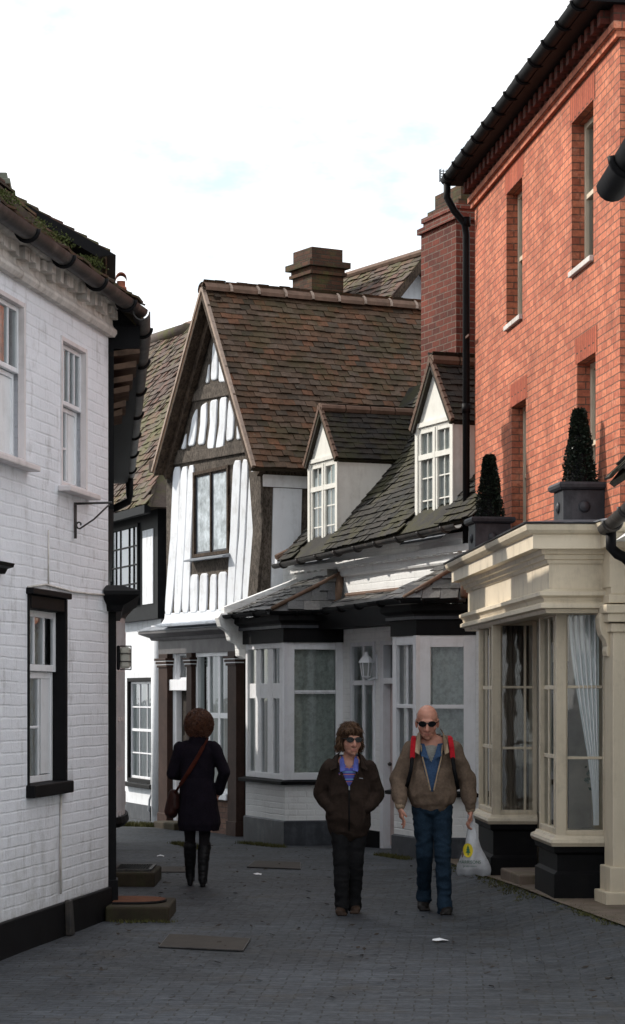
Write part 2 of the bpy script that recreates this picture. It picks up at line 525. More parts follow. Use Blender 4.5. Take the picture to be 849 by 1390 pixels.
def window(par, M, x0, x1, z0, z1, mat, fw=.06, y=.09, fd=.07, vb=(), hb=(), bw=.022, glass='glass', sash=True,
           sill=None, curtain=None, inner='dark', name='window', partial=None, cd=.10, mid=None, bd=.03, label=None, fold=1.0):
    """frame + bars as the part; pane, curtain, interior, sill as its sub-parts.  vb, hb: fractions inside the frame."""
    f = MB(M)
    f.box(x0, x0 + fw, y, y + fd, z0, z1)
    f.box(x1 - fw, x1, y, y + fd, z0, z1)
    f.box(x0 + fw, x1 - fw, y + .002, y + fd - .002, z1 - fw, z1 - .001)
    f.box(x0 + fw, x1 - fw, y + .002, y + fd - .002, z0 + .001, z0 + fw)
    a, b, c, d = x0 + fw, x1 - fw, z0 + fw, z1 - fw
    yb = y + fd * .45
    if mid is not None:                               # meeting rail of a sash window
        zm = c + (d - c) * mid
        f.box(a, b, y + .004, y + fd - .004, zm - .022, zm + .022)
    for t in vb:
        t0, lo, hi = t if isinstance(t, tuple) else (t, 0, 1)
        xm = a + (b - a) * t0
        f.box(xm - bw / 2, xm + bw / 2, yb - bd * .5, yb + bd, c + (d - c) * lo + .001, c + (d - c) * hi - .001)
    for t in hb:
        t0, lo, hi = t if isinstance(t, tuple) else (t, 0, 1)
        zm = c + (d - c) * t0
        f.box(a + (b - a) * lo + .001, a + (b - a) * hi - .001, yb - bd * .5 + .003, yb + bd - .003, zm - bw / 2, zm + bw / 2)
    w = f.build(name, mat, par, bevel=.004, label=label)
    MB(M).quad((a - .01, yb, c - .01), (b + .01, yb, c - .01), (b + .01, yb, d + .01), (a - .01, yb, d + .01)).build('pane', M_[glass], w, recalc=False)
    if curtain:
        q = MB(M)
        n = max(8, int((b - a) / .02))
        yc = y + fd + cd - .07
        for i in range(n + 1):
            xx = a + (b - a) * i / n
            yy = yc + fold * .012 * math.sin(i * .9) + fold * .01 * noise.noise(Vector((i * .23, x0 * 7, z0)))
            q.v += [(M @ Vector((xx, yy, c - .02))), (M @ Vector((xx, yy, d + .02)))]
            if i: q.f.append((2 * i - 2, 2 * i, 2 * i + 1, 2 * i - 1))
        q.build('curtain', M_[curtain], w, smooth=True, recalc=False)
    if inner:
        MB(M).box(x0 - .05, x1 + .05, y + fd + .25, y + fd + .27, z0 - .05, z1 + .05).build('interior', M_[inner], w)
    if sill:
        ov, pr, th, sm_ = sill
        MB(M).box(x0 - ov, x1 + ov, -pr, y - .003, z0 - th, z0 - .003).build('sill', sm_, w, bevel=.006)
    return w


def gutter(par, pts, r, mat, brackets=6, bm=None, name='gutter'):
    m = MB(); pts = [Vector(p) for p in pts]
    # half-round channel with a rim: swept open profile
    for a, b in zip(pts[:-1], pts[1:]):
        d = (b - a).normalized(); e = d.cross(Vector((0, 0, 1))).normalized()
        K = 9
        pr = []
        for k in range(K):
            t = math.pi + math.pi * k / (K - 1)
            pr.append((math.cos(t) * r, math.sin(t) * r))
        pr += [(r * .86, 0)] + [(math.cos(t) * r * .86, math.sin(t) * r * .86) for t in [2 * math.pi - math.pi * k / (K - 1) for k in range(K)]]
        ring = lambda p: [p + e * x + Vector((0, 0, z)) for x, z in pr]
        m.v += ring(a) + ring(b)
        o = len(m.v) - 2 * len(pr)
        L = len(pr)
        for k in range(L):
            m.f.append((o + k, o + (k + 1) % L, o + L + (k + 1) % L, o + L + k))
        m.f.append(tuple(o + k for k in range(L))); m.f.append(tuple(o + L + k for k in range(L)))
    g = m.build(name, mat, par, smooth=False)
    g.modifiers.new('split', 'EDGE_SPLIT').split_angle = R(35)
    g.data.polygons.foreach_set('use_smooth', [True] * len(g.data.polygons))
    tot = sum((b - a).length for a, b in zip(pts[:-1], pts[1:]))
    for i in range(brackets):
        u = (i + .5) / brackets * tot
        for a, b in zip(pts[:-1], pts[1:]):
            L = (b - a).length
            if u <= L:
                p = a.lerp(b, u / L); d = (b - a).normalized(); e = d.cross(Vector((0, 0, 1))).normalized()
                q = MB()
                arc = [p + e * (math.cos(math.pi + math.pi * k / 10) * r * 1.13) + Vector((0, 0, math.sin(math.pi + math.pi * k / 10) * r * 1.13)) for k in range(11)]
                q.tube([x - d * .0 for x in arc], .012 + r * .06, 6)
                q.build('bracket', bm or mat, g, smooth=True)
                break
            u -= L
    return g


def inpoly(poly):
    def f(x, y):
        c = False; n = len(poly); j = n - 1
        for i in range(n):
            xi, yi = poly[i]; xj, yj = poly[j]
            if (yi > y) != (yj > y) and x < (xj - xi) * (y - yi) / (yj - yi) + xi: c = not c
            j = i
        return c
    return f


def roof(par, O, ua, vb, amax, bmax, mat, tw=.17, ex=.11, poly=None, a0=0.0, name='roof', jit=1.0, under=None, th=.016, skip=None):
    O, ua, vb = Vector(O), Vector(ua).normalized(), Vector(vb).normalized()
    m = MB()
    ins = inpoly(poly) if poly else (lambda a, b: True)
    if skip:
        i0 = ins
        ins = lambda a, b: i0(a, b) and not skip(a, b)
    m.tiles(O, ua, vb, ins, amax, bmax, tw, ex, th, jit, a0)
    nn = ua.cross(vb).normalized()
    if nn.z < 0: nn = -nn
    k = -nn * .01
    P = poly or [(a0, 0), (amax, 0), (amax, bmax), (a0, bmax)]
    m.prism([O + ua * a + vb * b + k for a, b in P], -nn * .05)
    return m.build(name, mat, par, recalc=False)


# =====================================================================  GROUND
def street():
    t = NT('blue_grey_setts')
    v = t.tc.outputs['Object']
    mp = t.n('Mapping'); mp.inputs['Rotation'].default_value = (0, 0, R(4)); t.l(v, mp.inputs['Vector'])
    wv = t.noise(.7, 3)
    cc = t.n('CombineXYZ'); t.l(t.math('MULTIPLY', t.math('SUBTRACT', wv, .5), .3), cc.inputs[1])
    t.l(t.math('MULTIPLY', t.math('SUBTRACT', t.noise(3, 3), .5), .08), cc.inputs[0])
    ad = t.n('VectorMath', operation='ADD'); t.l(mp.outputs[0], ad.inputs[0]); t.l(cc.outputs[0], ad.inputs[1])
    b = t.n('TexBrick'); t.l(ad.outputs[0], b.inputs['Vector'])
    for k, x in (('Scale', 1), ('Brick Width', .205), ('Row Height', .095), ('Mortar Size', .006), ('Mortar Smooth', .6), ('Bias', -.1)):
        b.inputs[k].default_value = x
    b.inputs['Color1'].default_value = (.027, .032, .040, 1)
    b.inputs['Color2'].default_value = (.050, .057, .067, 1)
    b.inputs['Mortar'].default_value = (.020, .020, .018, 1)
    c = t.mix(1.0, b.outputs['Color'], t.ramp(t.noise(.55, 7, .72), [(.34, .5), (.66, 1.5)]), 'MULTIPLY')
    c = t.mix(1.0, c, t.ramp(t.noise(22, 5, .75), [(.3, .65), (.7, 1.3)]), 'MULTIPLY')
    dirt = t.ramp(t.noise(1.6, 8, .78), [(.53, 0.0), (.66, 1.0)])
    c = t.mix(t.math('MULTIPLY', dirt, .6), c, (.036, .028, .018))
    pt = t.ramp(t.noise(9, 6, .8), [(.60, 0.0), (.66, 1.0)])
    c = t.mix(t.math('MULTIPLY', pt, .6), c, (.014, .014, .012))
    n2 = t.noise(14, 5, .7)
    h = t.math('ADD', t.math('SUBTRACT', 1.0, b.outputs['Fac']), t.math('MULTIPLY', n2, .7))
    m = t.out(c, t.ramp(n2, [(.3, .55), (.7, .8)]), t.bump(h, .6, .012), .35)
    xs = [-400, -150, -60, -25] + [-12 + .25 * i for i in range(97)] + [25, 60, 150, 400]
    ys = [-400, -100, -20, 0, 4, 8] + [10 + .25 * i for i in range(110)] + [42, 50, 65, 100, 200, 450]
    v, f = [], []
    for y in ys:
        for x in xs:
            z = ground(x, y)
            if 10 <= y <= 38 and abs(x) < 12: z += .008 * noise.noise(Vector((x * .8, y * .8, 0)))
            v.append((x, y, z))
    n = len(xs)
    for j in range(len(ys) - 1):
        for i in range(n - 1):
            f.append((j * n + i, j * n + i + 1, (j + 1) * n + i + 1, (j + 1) * n + i))
    b = MB(); b.v = v; b.f = f
    o = b.build('street', m, smooth=True, recalc=False)
    o['kind'] = 'structure'
    return o


street()

# worn slab strip along the right-hand shop fronts
pv = MB()
edge = [(2.62, 13.4), (2.44, 14.7), (2.27, 16.0), (2.12, 17.0), (1.98, 17.9), (1.86, 18.9), (1.74, 19.9), (1.63, 21.0), (1.52, 22.4), (1.42, 24.0)]
for i in range(len(edge) - 1):
    for k in range(4):
        (x0, y0), (x1, y1) = edge[i], edge[i + 1]
        a = Vector((x0, y0)).lerp(Vector((x1, y1)), k / 4); b = Vector((x0, y0)).lerp(Vector((x1, y1)), (k + 1) / 4)
        for j in range(5):
            p = [(a.x + j * .4, a.y), (a.x + j * .4 + .4, a.y), (b.x + j * .4 + .4, b.y), (b.x + j * .4, b.y)]
            pv.poly([(x, y, ground(x, y) + .014) for x, y in p])
pvo = pv.build('pavement', M_['paving'], smooth=True); pvo['kind'] = 'structure'

# =====================================================================  LEFT: WHITE BRICK HOUSE
A = Fr(147, 17.8, 939, away=True)
Z_ = Vector((0, 0, 0))
h1 = thing('white_brick_house', 'whitewashed brick house with sash windows and a black plinth, running off the left edge', 'house', (A.P.x, A.P.y, 0), A.ang)


def rect(fr, pxl, ptl, pbl, pxr, ptr, pbr, off=0.0):
    """left edge px with top and bottom, right edge px with top and bottom -> s0,s1,z0,z1 averaged"""
    a, zt = fr.pix(pxl, ptl, off); _, zb = fr.pix(pxl, pbl, off)
    b, zt2 = fr.pix(pxr, ptr, off); _, zb2 = fr.pix(pxr, pbr, off)
    return a, b, (zb + zb2) / 2, (zt + zt2) / 2


u2 = rect(A, 82, 456, 659, 117, 473, 671)
u1b = A.pix(33, 420)[0]
u1 = (u1b - .92, u1b, A.pix(30, 630)[1], A.pix(30, 410)[1])
lw = rect(A, 37, 805, 1077, 87, 815, 1064)
wb = MB()
wb.wall(-13, 0, .25, 4.72, [u2, u1, lw], depth=.15)
wb.box(-13, -.001, .55, 7.5, -.3, 4.72)
wb.quad((0, 0, .25), (0, .55, .25), (0, .55, 4.72), (0, 0, 4.72))
wb.build('wall', M_['lwhite'], h1, recalc=False)
MB().box(-13, .012, -.03, .5, -.3, .25).build('plinth', M_['black'], h1, bevel=.01)
cb = MB()
cb.sweep([(-13, 0), (.02, 0)], [(.0, 4.68), (.05, 4.68), (.07, 4.71), (.07, 4.735), (.045, 4.76), (.035, 4.78), (.03, 4.90), (.10, 4.91), (.12, 4.93), (.12, 4.95), (0, 4.95)])
k = -7.5
while k < .0:
    w_ = random.uniform(.07, .11); d_ = random.uniform(.07, .12); zt = random.uniform(4.885, 4.92); zl = random.uniform(4.79, 4.83)
    cb.prism([(k, 0, zl), (k + w_, 0, zl + random.uniform(-.01, .01)), (k + w_, 0, zt), (k, 0, zt)], (0, -d_, 0)); k += w_ + random.uniform(.02, .07)
cb.build('corbel_course', M_['corbel'], h1, wob=.02)
for nm, w in (('u2', u2), ('u1', u1)):
    wn = window(h1, I4, *w, M_['pinkish'], fw=.035, y=-.012, fd=.05, inner=None, name='window')
    wn.children[0].name = 'pane_blank'
    bpy.data.objects.remove(wn.children[0])
    x0, x1, z0, z1 = w
    zm = z0 + (z1 - z0) * .56
    up = window(h1, I4, x0 + .035, x1 - .035, zm, z1 - .035, M_['white'], fw=.035, y=.03, fd=.04, vb=(.25, .5, .75), bw=.02, curtain='blind', inner='dark', name='upper_sash', glass='glass')
    lo = window(h1, I4, x0 + .035, x1 - .035, z0 + .035, zm - .002, M_['white'], fw=.035, y=.065, fd=.04, vb=((.3, 0, 1), (.58, 0, 1)), hb=((.47, 0, .58),), bw=.02, curtain='lace2', inner='dark', name='lower_sash', glass='glass')
    MB().box(x0 + .06 + (x1 - x0) * .56, x1 - .07, .078, .1, z0 + .07, zm - .04).build('shutter', M_['greywhite'], lo)
    MB().box(x0 - .07, x1 + .07, -.10, .0, z0 - .045, z0 - .002).build('sill', M_['pinkish'], wn, bevel=.008)
x0, x1, z0, z1 = lw
fb = MB()
fb.box(x0, x0 + .035, -.012, .12, z0, z1); fb.box(x1 - .045, x1, -.03, .12, z0, z1)
fb.box(x0 + .035, x1 - .045, -.02, .118, z1 - .10, z1 - .001)
fb.box(x0 - .03, x1 + .03, -.055, .02, z1, z1 + .045)
bw_ = fb.build('window', M_['black'], h1, bevel=.008, label='black framed sash window of the ground floor')
MB().box(x0 - .03, x1 + .03, -.07, .118, z0 - .05, z0 + .04).build('sill', M_['black'], bw_, bevel=.01)
zm = z0 + (z1 - z0) * .61
window(h1, I4, x0 + .035, x1 - .046, zm, z1 - .101, M_['white'], fw=.05, y=.05, fd=.03, vb=(.33, .66), bw=.02, curtain='lace2', name='upper_sash')
lo = window(h1, I4, x0 + .035, x1 - .046, z0 + .041, zm - .002, M_['white'], fw=.05, y=.075, fd=.03, vb=((.28, 0, 1), (.6, 0, 1)), hb=((.5, 0, .6),), bw=.02, curtain='lace2', name='lower_sash')
MB().box(x0 + .12 + (x1 - x0) * .52, x1 - .10, .082, .095, z0 + .10, zm - .05).build('shutter', M_['white'], lo)
gutter(h1, [(-13, -.205, 5.0), (.22, -.205, 4.93)], .07, M_['iron'], 15, M_['black'])
cp = MB()
cp.tube([(A.pix(36, 800)[0], -.012, 2.56), (A.pix(60, 800)[0], -.012, 2.60), (A.pix(95, 806)[0], -.012, 2.58), (A.pix(120, 809)[0], -.012, 2.585), (-.06, -.012, 2.60)], .009, 6)
cp.build('cable', M_['corbel'], h1, smooth=True); cp = MB()
cp.tube([(A.pix(64, 740)[0], -.01, 3.0), (A.pix(64, 740)[0], -.01, 2.6)], .006, 5)
cp.build('cable', M_['corbel'], h1, smooth=True); cp = MB()
cp.tube([(A.pix(81, 1066)[0], -.012, 1.1), (A.pix(80, 1130)[0], -.012, .75), (A.pix(79, 1215)[0], -.02, .32)], .009, 6)
cp.build('cable', M_['corbel'], h1, smooth=True)
g = MB(); sx = A.pix(85, 1230)[0]
g.prism([(sx - .07, -.032, .27), (sx + .0, -.032, .27), (sx + .06, -.032, 0), (sx - .04, -.032, 0)], (0, -.05, 0))
g.build('cable_guard', M_['iron'], h1, bevel=.01)
hd = MB(); sx = A.pix(1, 760)[0]
hd.sweep([(sx - 1.0, 0), (sx, 0)], [(0, 2.62), (.03, 2.62), (.05, 2.655), (.09, 2.665), (.10, 2.69), (0, 2.70)])
hd.build('window_hood', M_['black'], h1)
# roof: tiles rise from the gutter
roof(h1, (-13, -.24, 5.0), (1, 0, -.004), (0, .85, .53), 13.2, 4.6, M_['mtile'], tw=.18, ex=.12, jit=1.6)
MB().prism([(-13, -.2, 4.96), (-13, 3.5, 4.96), (-13, 3.5, 7.2)], (12.98, 0, 0)).build('roof_gable', M_['lwhite'], h1)
ms = MB()
for i in range(5200):
    s_ = random.uniform(-7, -.7)
    dn = max(0.0, noise.noise(Vector((s_ * 2.3, 0, 5))) + .25)
    if random.random() > dn * 1.6: continue
    c = Vector((s_, -.20 + random.uniform(-.04, .12), 5.045 + random.uniform(0, .032) * (1 + dn)))
    d = Vector((random.uniform(-1, 1), random.uniform(-1, .4), random.uniform(-.2, 1))).normalized() * random.uniform(.008, .020)
    e = d.cross(Vector((random.random(), random.random(), random.random()))).normalized() * .008
    ms.poly([c - e, c + e, c + d])
mo = ms.build('moss', paint('moss_clump', (.06, .075, .02), .95, .5, 20, .8, 60), h1, smooth=True); mo['kind'] = 'stuff'

# iron sign bracket on the wall
p = A.pix(100, 684); wp = A.P + A.u * p[0]
sb = thing('sign_bracket', 'thin wrought iron bracket with a scroll, high on the white brick wall', 'bracket', (wp.x, wp.y, 0), A.ang)
zt, zb = A.pix(100, 682)[1], A.pix(100, 731)[1]
MB().tube([(0, -.015, zt), (0, -.015, zb)], .011, 8).build('back_bar', M_['iron'], sb, smooth=True)
MB().tube([(0, -.015, zt - .01), (0, -.30, zt - .005)], .009, 8).build('arm', M_['iron'], sb, smooth=True)
sc_ = [(0, -.28, zt - .02), (0, -.16, zt - .13), (0, -.05, zt - .20)]
for k in range(15):
    a = k / 14 * 5.2
    sc_.append((0, -.045 + .028 * math.sin(a) * (1 - k / 22), zt - .20 + .03 - .03 * math.cos(a) * (1 - k / 22)))
MB().tube(sc_, .007, 6).build('scroll', M_['iron'], sb, smooth=True)

# =====================================================================  LEFT: CORNER SHOP beyond it
B = Fr(146.2, 17.86, 148.5, away=True)
h2 = thing('corner_shop', 'dark eaved shop with a white bow window behind the corner of the white brick house', 'shop', (B.P.x, B.P.y, 0), B.ang)
LB = 11.5
m = MB(); m.box(.004, LB, 0.03, 5.2, -.4, 4.70); 
def lw2(x, y): return B.loc(x, y)
wa, wb2, wc, wd = lw2(-5.5, 32.2), lw2(-6.55, 34.2), lw2(-9.0, 33.6), lw2(-8.2, 31.2)
m.prism([(p.x, p.y, -.3) for p in (wa, wb2, wc, wd)], (0, 0, 6.5))  # added unseen block, shades the shop front of the gabled house
m.build('wall', M_['plaster'], h2)  # one mesh: the shop's own wall and the added shading block
roof(h2, (.05, -.27, 4.84), (1, 0, 0), (0, .72, .69), LB + .1, 3.7, M_['mtile'], tw=.18, ex=.12, jit=1.6)
MB().prism([(.06, -.25, 4.8), (.06, 2.4, 4.8), (.06, 2.4, 7.33), ], (LB, 0, 0)).build('roof_gable', M_['black'], h2)
MB().prism([(.06, 2.4, 7.33), (.06, 2.4, 4.7), (.06, 5.3, 4.7)], (LB, 0, 0)).build('roof_back', M_['mtile'], h2)
MB().box(.02, LB, -.05, .03, 3.3, 4.6).build('eave_shade', M_['black'], h2)  # shadow under the deep eaves, put in as a black strip on the wall
MB().box(.02, LB, -.26, .03, 4.60, 4.79).build('soffit', M_['black'], h2)
gutter(h2, [(-.25, -.27, 4.86), (1.2, -.30, 4.87), (5, -.295, 4.82), (LB, -.28, 4.72)], .07, M_['iron'], 7, M_['black'])
dp = MB(); dp.tube([(LB - .1, -.28, 4.70), (LB - .1, -.28, 4.45), (LB - .1, -.27, 4.36), (LB - .1, .2, 4.12)], .05, 8)
dp.build('downpipe', M_['black'], h2, smooth=True)
for i in range(6):
    zt = 4.62 - i * .10 + random.uniform(-.02, .02)
    MB().prism([(.02 + .03 * i, -.26 + i * .028, zt), (.02 + .03 * i, .03, zt - .05), (.02 + .03 * i, .03, zt - .09), (.02 + .03 * i, -.26 + i * .028, zt - .05)], (.6, 0, 0)).build('corbel_tile', paint('corbel_tile_clay', (.10, .062, .042), .85, .5, 8, .5, 30) if i == 0 else bpy.data.materials['corbel_tile_clay'], h2)
# mono-pitch roof dormer poking above the eaves
dz = 5.66; dx, dy = B.locp(148, 19.3)
dm = MB(); dm.box(dx + .12, dx + 1.6, dy + .18, dy + 2.2, 4.9, dz - .03); d_o = dm.build('dormer', M_['black'], h2)
roof(h2, (dx, dy, dz), (1, 0, 0), (0, .86, .5), 1.75, 1.5, M_['mtile'], tw=.18, ex=.12, name='dormer_roof')
ed = MB(); ed.prism([(dx - .02, dy - .06, dz - .02), (dx - .02, dy + 1.4, dz + .78), (dx - .02, dy + 1.4, dz + .70), (dx - .02, dy + .1, dz - .04)], (1.78, 0, 0)); ed.build('dormer_eave', M_['black'], h2)
# terracotta flue and a rendered chimney
fx, fy = B.locp(164.5, 21.4); fz = H + (HY - 372) / F * 21.4
q = MB(); q.lathe([(.045, -.75), (.045, -.18), (.055, -.17), (.055, -.13), (.042, -.12), (.042, -.07)], (fx, fy, fz), 14)
arc = [(fx + .0, fy + math.cos(t) * .055, fz - .07 + math.sin(t) * .065) for t in [math.pi * k / 8 for k in range(9)]]
for a, b in zip(arc[:-1], arc[1:]):
    a, b = Vector(a), Vector(b)
    q.prism([a - Vector((.07, 0, 0)), a + Vector((.07, 0, 0)), b + Vector((.07, 0, 0)), b - Vector((.07, 0, 0))], (0, 0, .014))
q.build('flue_terminal', M_['terracotta'], h2)
cx_, cy_ = B.locp(7, 21.6); cz = H + (HY - 234) / F * 21.6
q = MB(); q.box(cx_, cx_ + .7, cy_, cy_ + .9, 5.4, cz - .12); q.box(cx_ - .05, cx_ + .75, cy_ - .05, cy_ + .95, cz - .12, cz - .06); q.box(cx_ - .02, cx_ + .72, cy_ - .02, cy_ + .92, cz - .06, cz)
q.build('chimney', M_['grey'], h2, bevel=.01)
q = MB(); q.box(7.3, 8.1, 2.0, 2.7, 6.6, 9.3); q.box(7.24, 8.16, 1.94, 2.76, 9.3, 9.45); q.build('chimney', M_['chim'], h2)
for k in (7.5, 7.9): MB().lathe([(.11, 0), (.09, .35), (.12, .38), (.1, .4)], (k, 2.35, 9.45), 12).build('chimney_pot', M_['terracotta'], h2)
# shop front: black corner pilaster, hood, bow window
q = MB(); q.box(.03, .24, -.07, .03, -.1, 2.47); q.box(.0, .27, -.085, .03, -.1, .3); q.build('pilaster', M_['black'], h2, bevel=.008)
q = MB(); q.sweep([(-.05, .03), (-.05, -.06), (2.2, -.06), (2.2, .03)], [(0, 2.47), (.05, 2.47), (.07, 2.52), (.14, 2.56), (.2, 2.60), (.2, 2.63), (.06, 2.68), (0, 2.68)]); q.build('hood', M_['black'], h2)
bs, bwid, bpj = 4.25, .95, .17
zb_, zt_ = .62, 2.55
bow = MB(); N_ = 13
pts = []
for k in range(N_):
    t = math.pi * k / (N_ - 1)
    pts.append((bs - math.cos(t) * bwid, -math.sin(t) ** .8 * bpj + .02))
for i, p in enumerate(pts):
    bow.box(p[0] - .028, p[0] + .028, p[1] - .02, p[1] + .035, zb_, zt_)
for zz in (zb_ + .03, 1.08, 1.56, 2.04, zt_ - .03):
    bow.sweep(pts, [(-.02, zz - .018), (.012, zz - .018), (.012, zz + .018), (-.02, zz + .018)])
bo = bow.build('bow_window', M_['pinkish'], h2)
q = MB(); q.sweep(pts, [(-.012, zb_), (-.008, zb_), (-.008, zt_), (-.012, zt_)]); q.build('pane', M_['glass'], bo)
q = MB(); q.sweep(pts, [(-.07, zb_), (-.06, zb_), (-.06, zt_), (-.07, zt_)]); q.build('curtain', M_['lace2'], bo, smooth=True)
q = MB(); q.sweep(pts, [(-.2, zb_ - .14), (.03, zb_ - .10), (.06, zb_ - .06), (.05, zb_), (-.2, zb_)]); q.build('sill', M_['black'], bo)
q = MB(); q.sweep(pts, [(-.2, zt_), (.02, zt_), (.05, zt_ + .05), (.10, zt_ + .10), (.12, zt_ + .14), (.0, zt_ + .17), (-.2, zt_ + .17)]); q.build('hood', M_['brown'], bo)
q = MB(); q.box(7.3, 7.48, -.13, .03, .3, 2.3); q.box(7.27, 7.5, -.2, .03, 2.3, 2.52); q.box(7.27, 7.5, -.2, .03, .55, .7); q.build('pilaster', M_['pinkish'], h2, bevel=.01)

# bulkhead lamp on the black pilaster
lp = B.P + B.u * .14 - B.n * 0
bl = thing('bulkhead_lamp', 'small caged bulkhead lamp on the black shop pilaster at the white house corner', 'lamp', (lp.x, lp.y, 0), B.ang)
z0, z1 = 2.0, 2.2
MB().box(-.04, .04, -.10, -.073, z0, z1).build('base', M_['black'], bl, bevel=.01)
q = MB(); q.box(-.03, .03, -.185, -.10, z0 + .012, z1 - .012); q.build('diffuser', paint('frosted_lamp_glass', (.45, .43, .37), .4, .15, 8), bl, bevel=.02)
q = MB()
for zz in (z0 + .005, z0 + .07, z0 + .135, z1 - .005): q.tube([(-.036, -.10, zz), (-.036, -.19, zz), (.036, -.19, zz), (.036, -.10, zz)], .005, 6)
for xx in (-.036, .036): q.tube([(xx, -.19, z0 + .005), (xx, -.19, z1 - .005)], .005, 6)
q.build('cage', M_['iron'], bl)

# =====================================================================  FAR LEFT: BLACK AND WHITE HOUSE
Cf = Fr(219, 33.6, -700)
h3 = thing('timbered_house', 'white house with black timbered upper floor and mossy tiled roof, left of the gabled house', 'house', (Cf.P.x, Cf.P.y, 0), Cf.ang)
gw = rect(Cf, 174, 922, 1062, 210, 918, 1064)
m = MB(); m.wall(-9, 0, .05, 2.95, [gw], depth=.1); m.box(-9, -.01, .5, 5, -.4, 3.0)
m.quad((0, 0, -.4), (0, .5, -.4), (0, .5, 3), (0, 0, 3)); m.build('wall', M_['plaster'], h3, recalc=False)
MB().box(-9, -.55, -.02, .3, -.5, .08).build('plinth', M_['dgrey'], h3)
MB().tube([(-.12, -.02, -.3), (-.12, -.02, 2.85)], .10, 14).build('corner_pier', M_['plaster'], h3, smooth=True)
x0, x1, z0, z1 = gw
w = window(h3, I4, *gw, M_['black'], fw=.06, y=-.02, fd=.08, inner=None, curtain=None)
bpy.data.objects.remove(w.children[0])
window(h3, I4, x0 + .06, x1 - .06, z0 + .06, z1 - .06, M_['white'], fw=.04, y=.03, fd=.05, vb=(.33, .66), hb=(.25, .75), mid=.5, bw=.022, cd=.05, fold=.35, curtain='sheer', name='sash', glass='glass')
MB().box(x0 - .05, x1 + .05, -.1, -.022, z0 - .07, z0 - .002).build('sill', M_['black'], w, bevel=.01)
uw = rect(Cf, 152, 718, 822, 190, 711, 826, .15)
zu0, zu1 = 2.95, 4.72
m = MB(); m.wall(-9, .32, zu0, zu1, [uw], depth=.1, y=-.15); m.box(-9, .32, .3, 5, zu0, zu1); m.quad((.32, -.15, zu0), (.32, .3, zu0), (.32, .3, zu1), (.32, -.15, zu1)); m.quad((-9, -.15, zu0), (.32, -.15, zu0), (.32, .4, zu0), (-9, .4, zu0))
m.build('timber_storey', M_['btimber'], h3, recalc=False)
window(h3, I4, *uw, M_['btimber'], fw=.05, y=-.19, fd=.08, vb=((.16, 0, 1), (.33, 0, 1), (.66, 0, 1), (.83, 0, 1)), hb=(.25, .5, .75), bw=.026, curtain='sheer', cd=.04, glass='glass', name='casement')
a = rect(Cf, 193, 722, 820, 207, 716, 820, .17)
MB().prism([(a[0], -.152, a[2]), (a[1], -.152, a[2]), (a[1], -.152, a[3]), (a[0], -.152, a[3])], (0, -.012, 0)).build('plaster_infill', M_['panel'], h3)
O3 = Vector((-9, -.42, 4.62)); v3 = Vector((0, .545, .838)).normalized()
def hit3(px, py):
    r = Vector(((px - CX) / F, 1, (HY - py) / F)); ro = Vector((-Cf.P.x, -Cf.P.y, H))
    tol = lambda w: Vector((w.x * Cf.u.x + w.y * Cf.u.y, -(w.x * Cf.n.x + w.y * Cf.n.y), w.z))
    ro, r = tol(ro), tol(r); nn = Vector((1, 0, 0)).cross(v3)
    t = (O3 - ro).dot(nn) / r.dot(nn); p = ro + r * t - O3
    return p.x, p.dot(v3)
ra_, rb_ = hit3(254, 449), hit3(199, 466)
bl = rb_[1] + (rb_[1] - ra_[1]) / (rb_[0] - ra_[0]) * (0 - rb_[0])
P3 = [(0, 0), (9.7, 0), (ra_[0] + .2, ra_[1] + .02), (0, max(1, bl))]
roof(h3, O3, (1, 0, 0), v3, max(9.7, ra_[0] + .3), max(ra_[1], bl) + .1, M_['mtile'], tw=.19, ex=.13, jit=1.8, poly=P3)
pk = O3 + Vector((ra_[0], 0, 0)) + v3 * ra_[1]; pl3 = O3 + v3 * max(1, bl)
MB().add([(-9, -.35, 4.6), (.6, -.35, 4.6), pk - Vector((0, 0, .1)), pl3 - Vector((0, 0, .1)), (-9, 6, 4.6), (.6, 6, 4.6)], [(0, 1, 2, 3), (1, 5, 2), (0, 3, 4), (3, 2, 5, 4), (0, 4, 5, 1)]).build('roof_back', M_['mtile'], h3)
MB().tube([pl3 + Vector((0, 0, .03)), pk + Vector((0, 0, .03))], .11, 10).build('ridge_tile', M_['mtile'], h3, smooth=True)
MB().box(-9, .66, -.46, -.36, 4.5, 4.62).build('eave_board', M_['btimber'], h3)
q = MB()
q.tube([(-.5, -.05, .0), (-.46, -.05, .18), (-.34, -.04, .3), (-.33, -.04, .45)], .018, 6); q.box(-.38, -.28, -.06, 0, .42, .62)
q.build('cable_box', M_['lead'], h3)
# =====================================================================  GABLED TIMBER FRAMED HOUSE
D = Fr(322, 30.5, -1100)
h4 = thing('gabled_house', 'tall gabled timber framed house with white infill panels over a brown shop front', 'house', (D.P.x, D.P.y, 0), D.ang)
JO = .22
VO = .46
ap = D.pix(274, 391, VO); ft = D.pix(343, 634, VO); fl = D.pix(207, 640, VO)
fz = (ft[1] + fl[1]) / 2
ftz, flz = ft[1], fl[1]
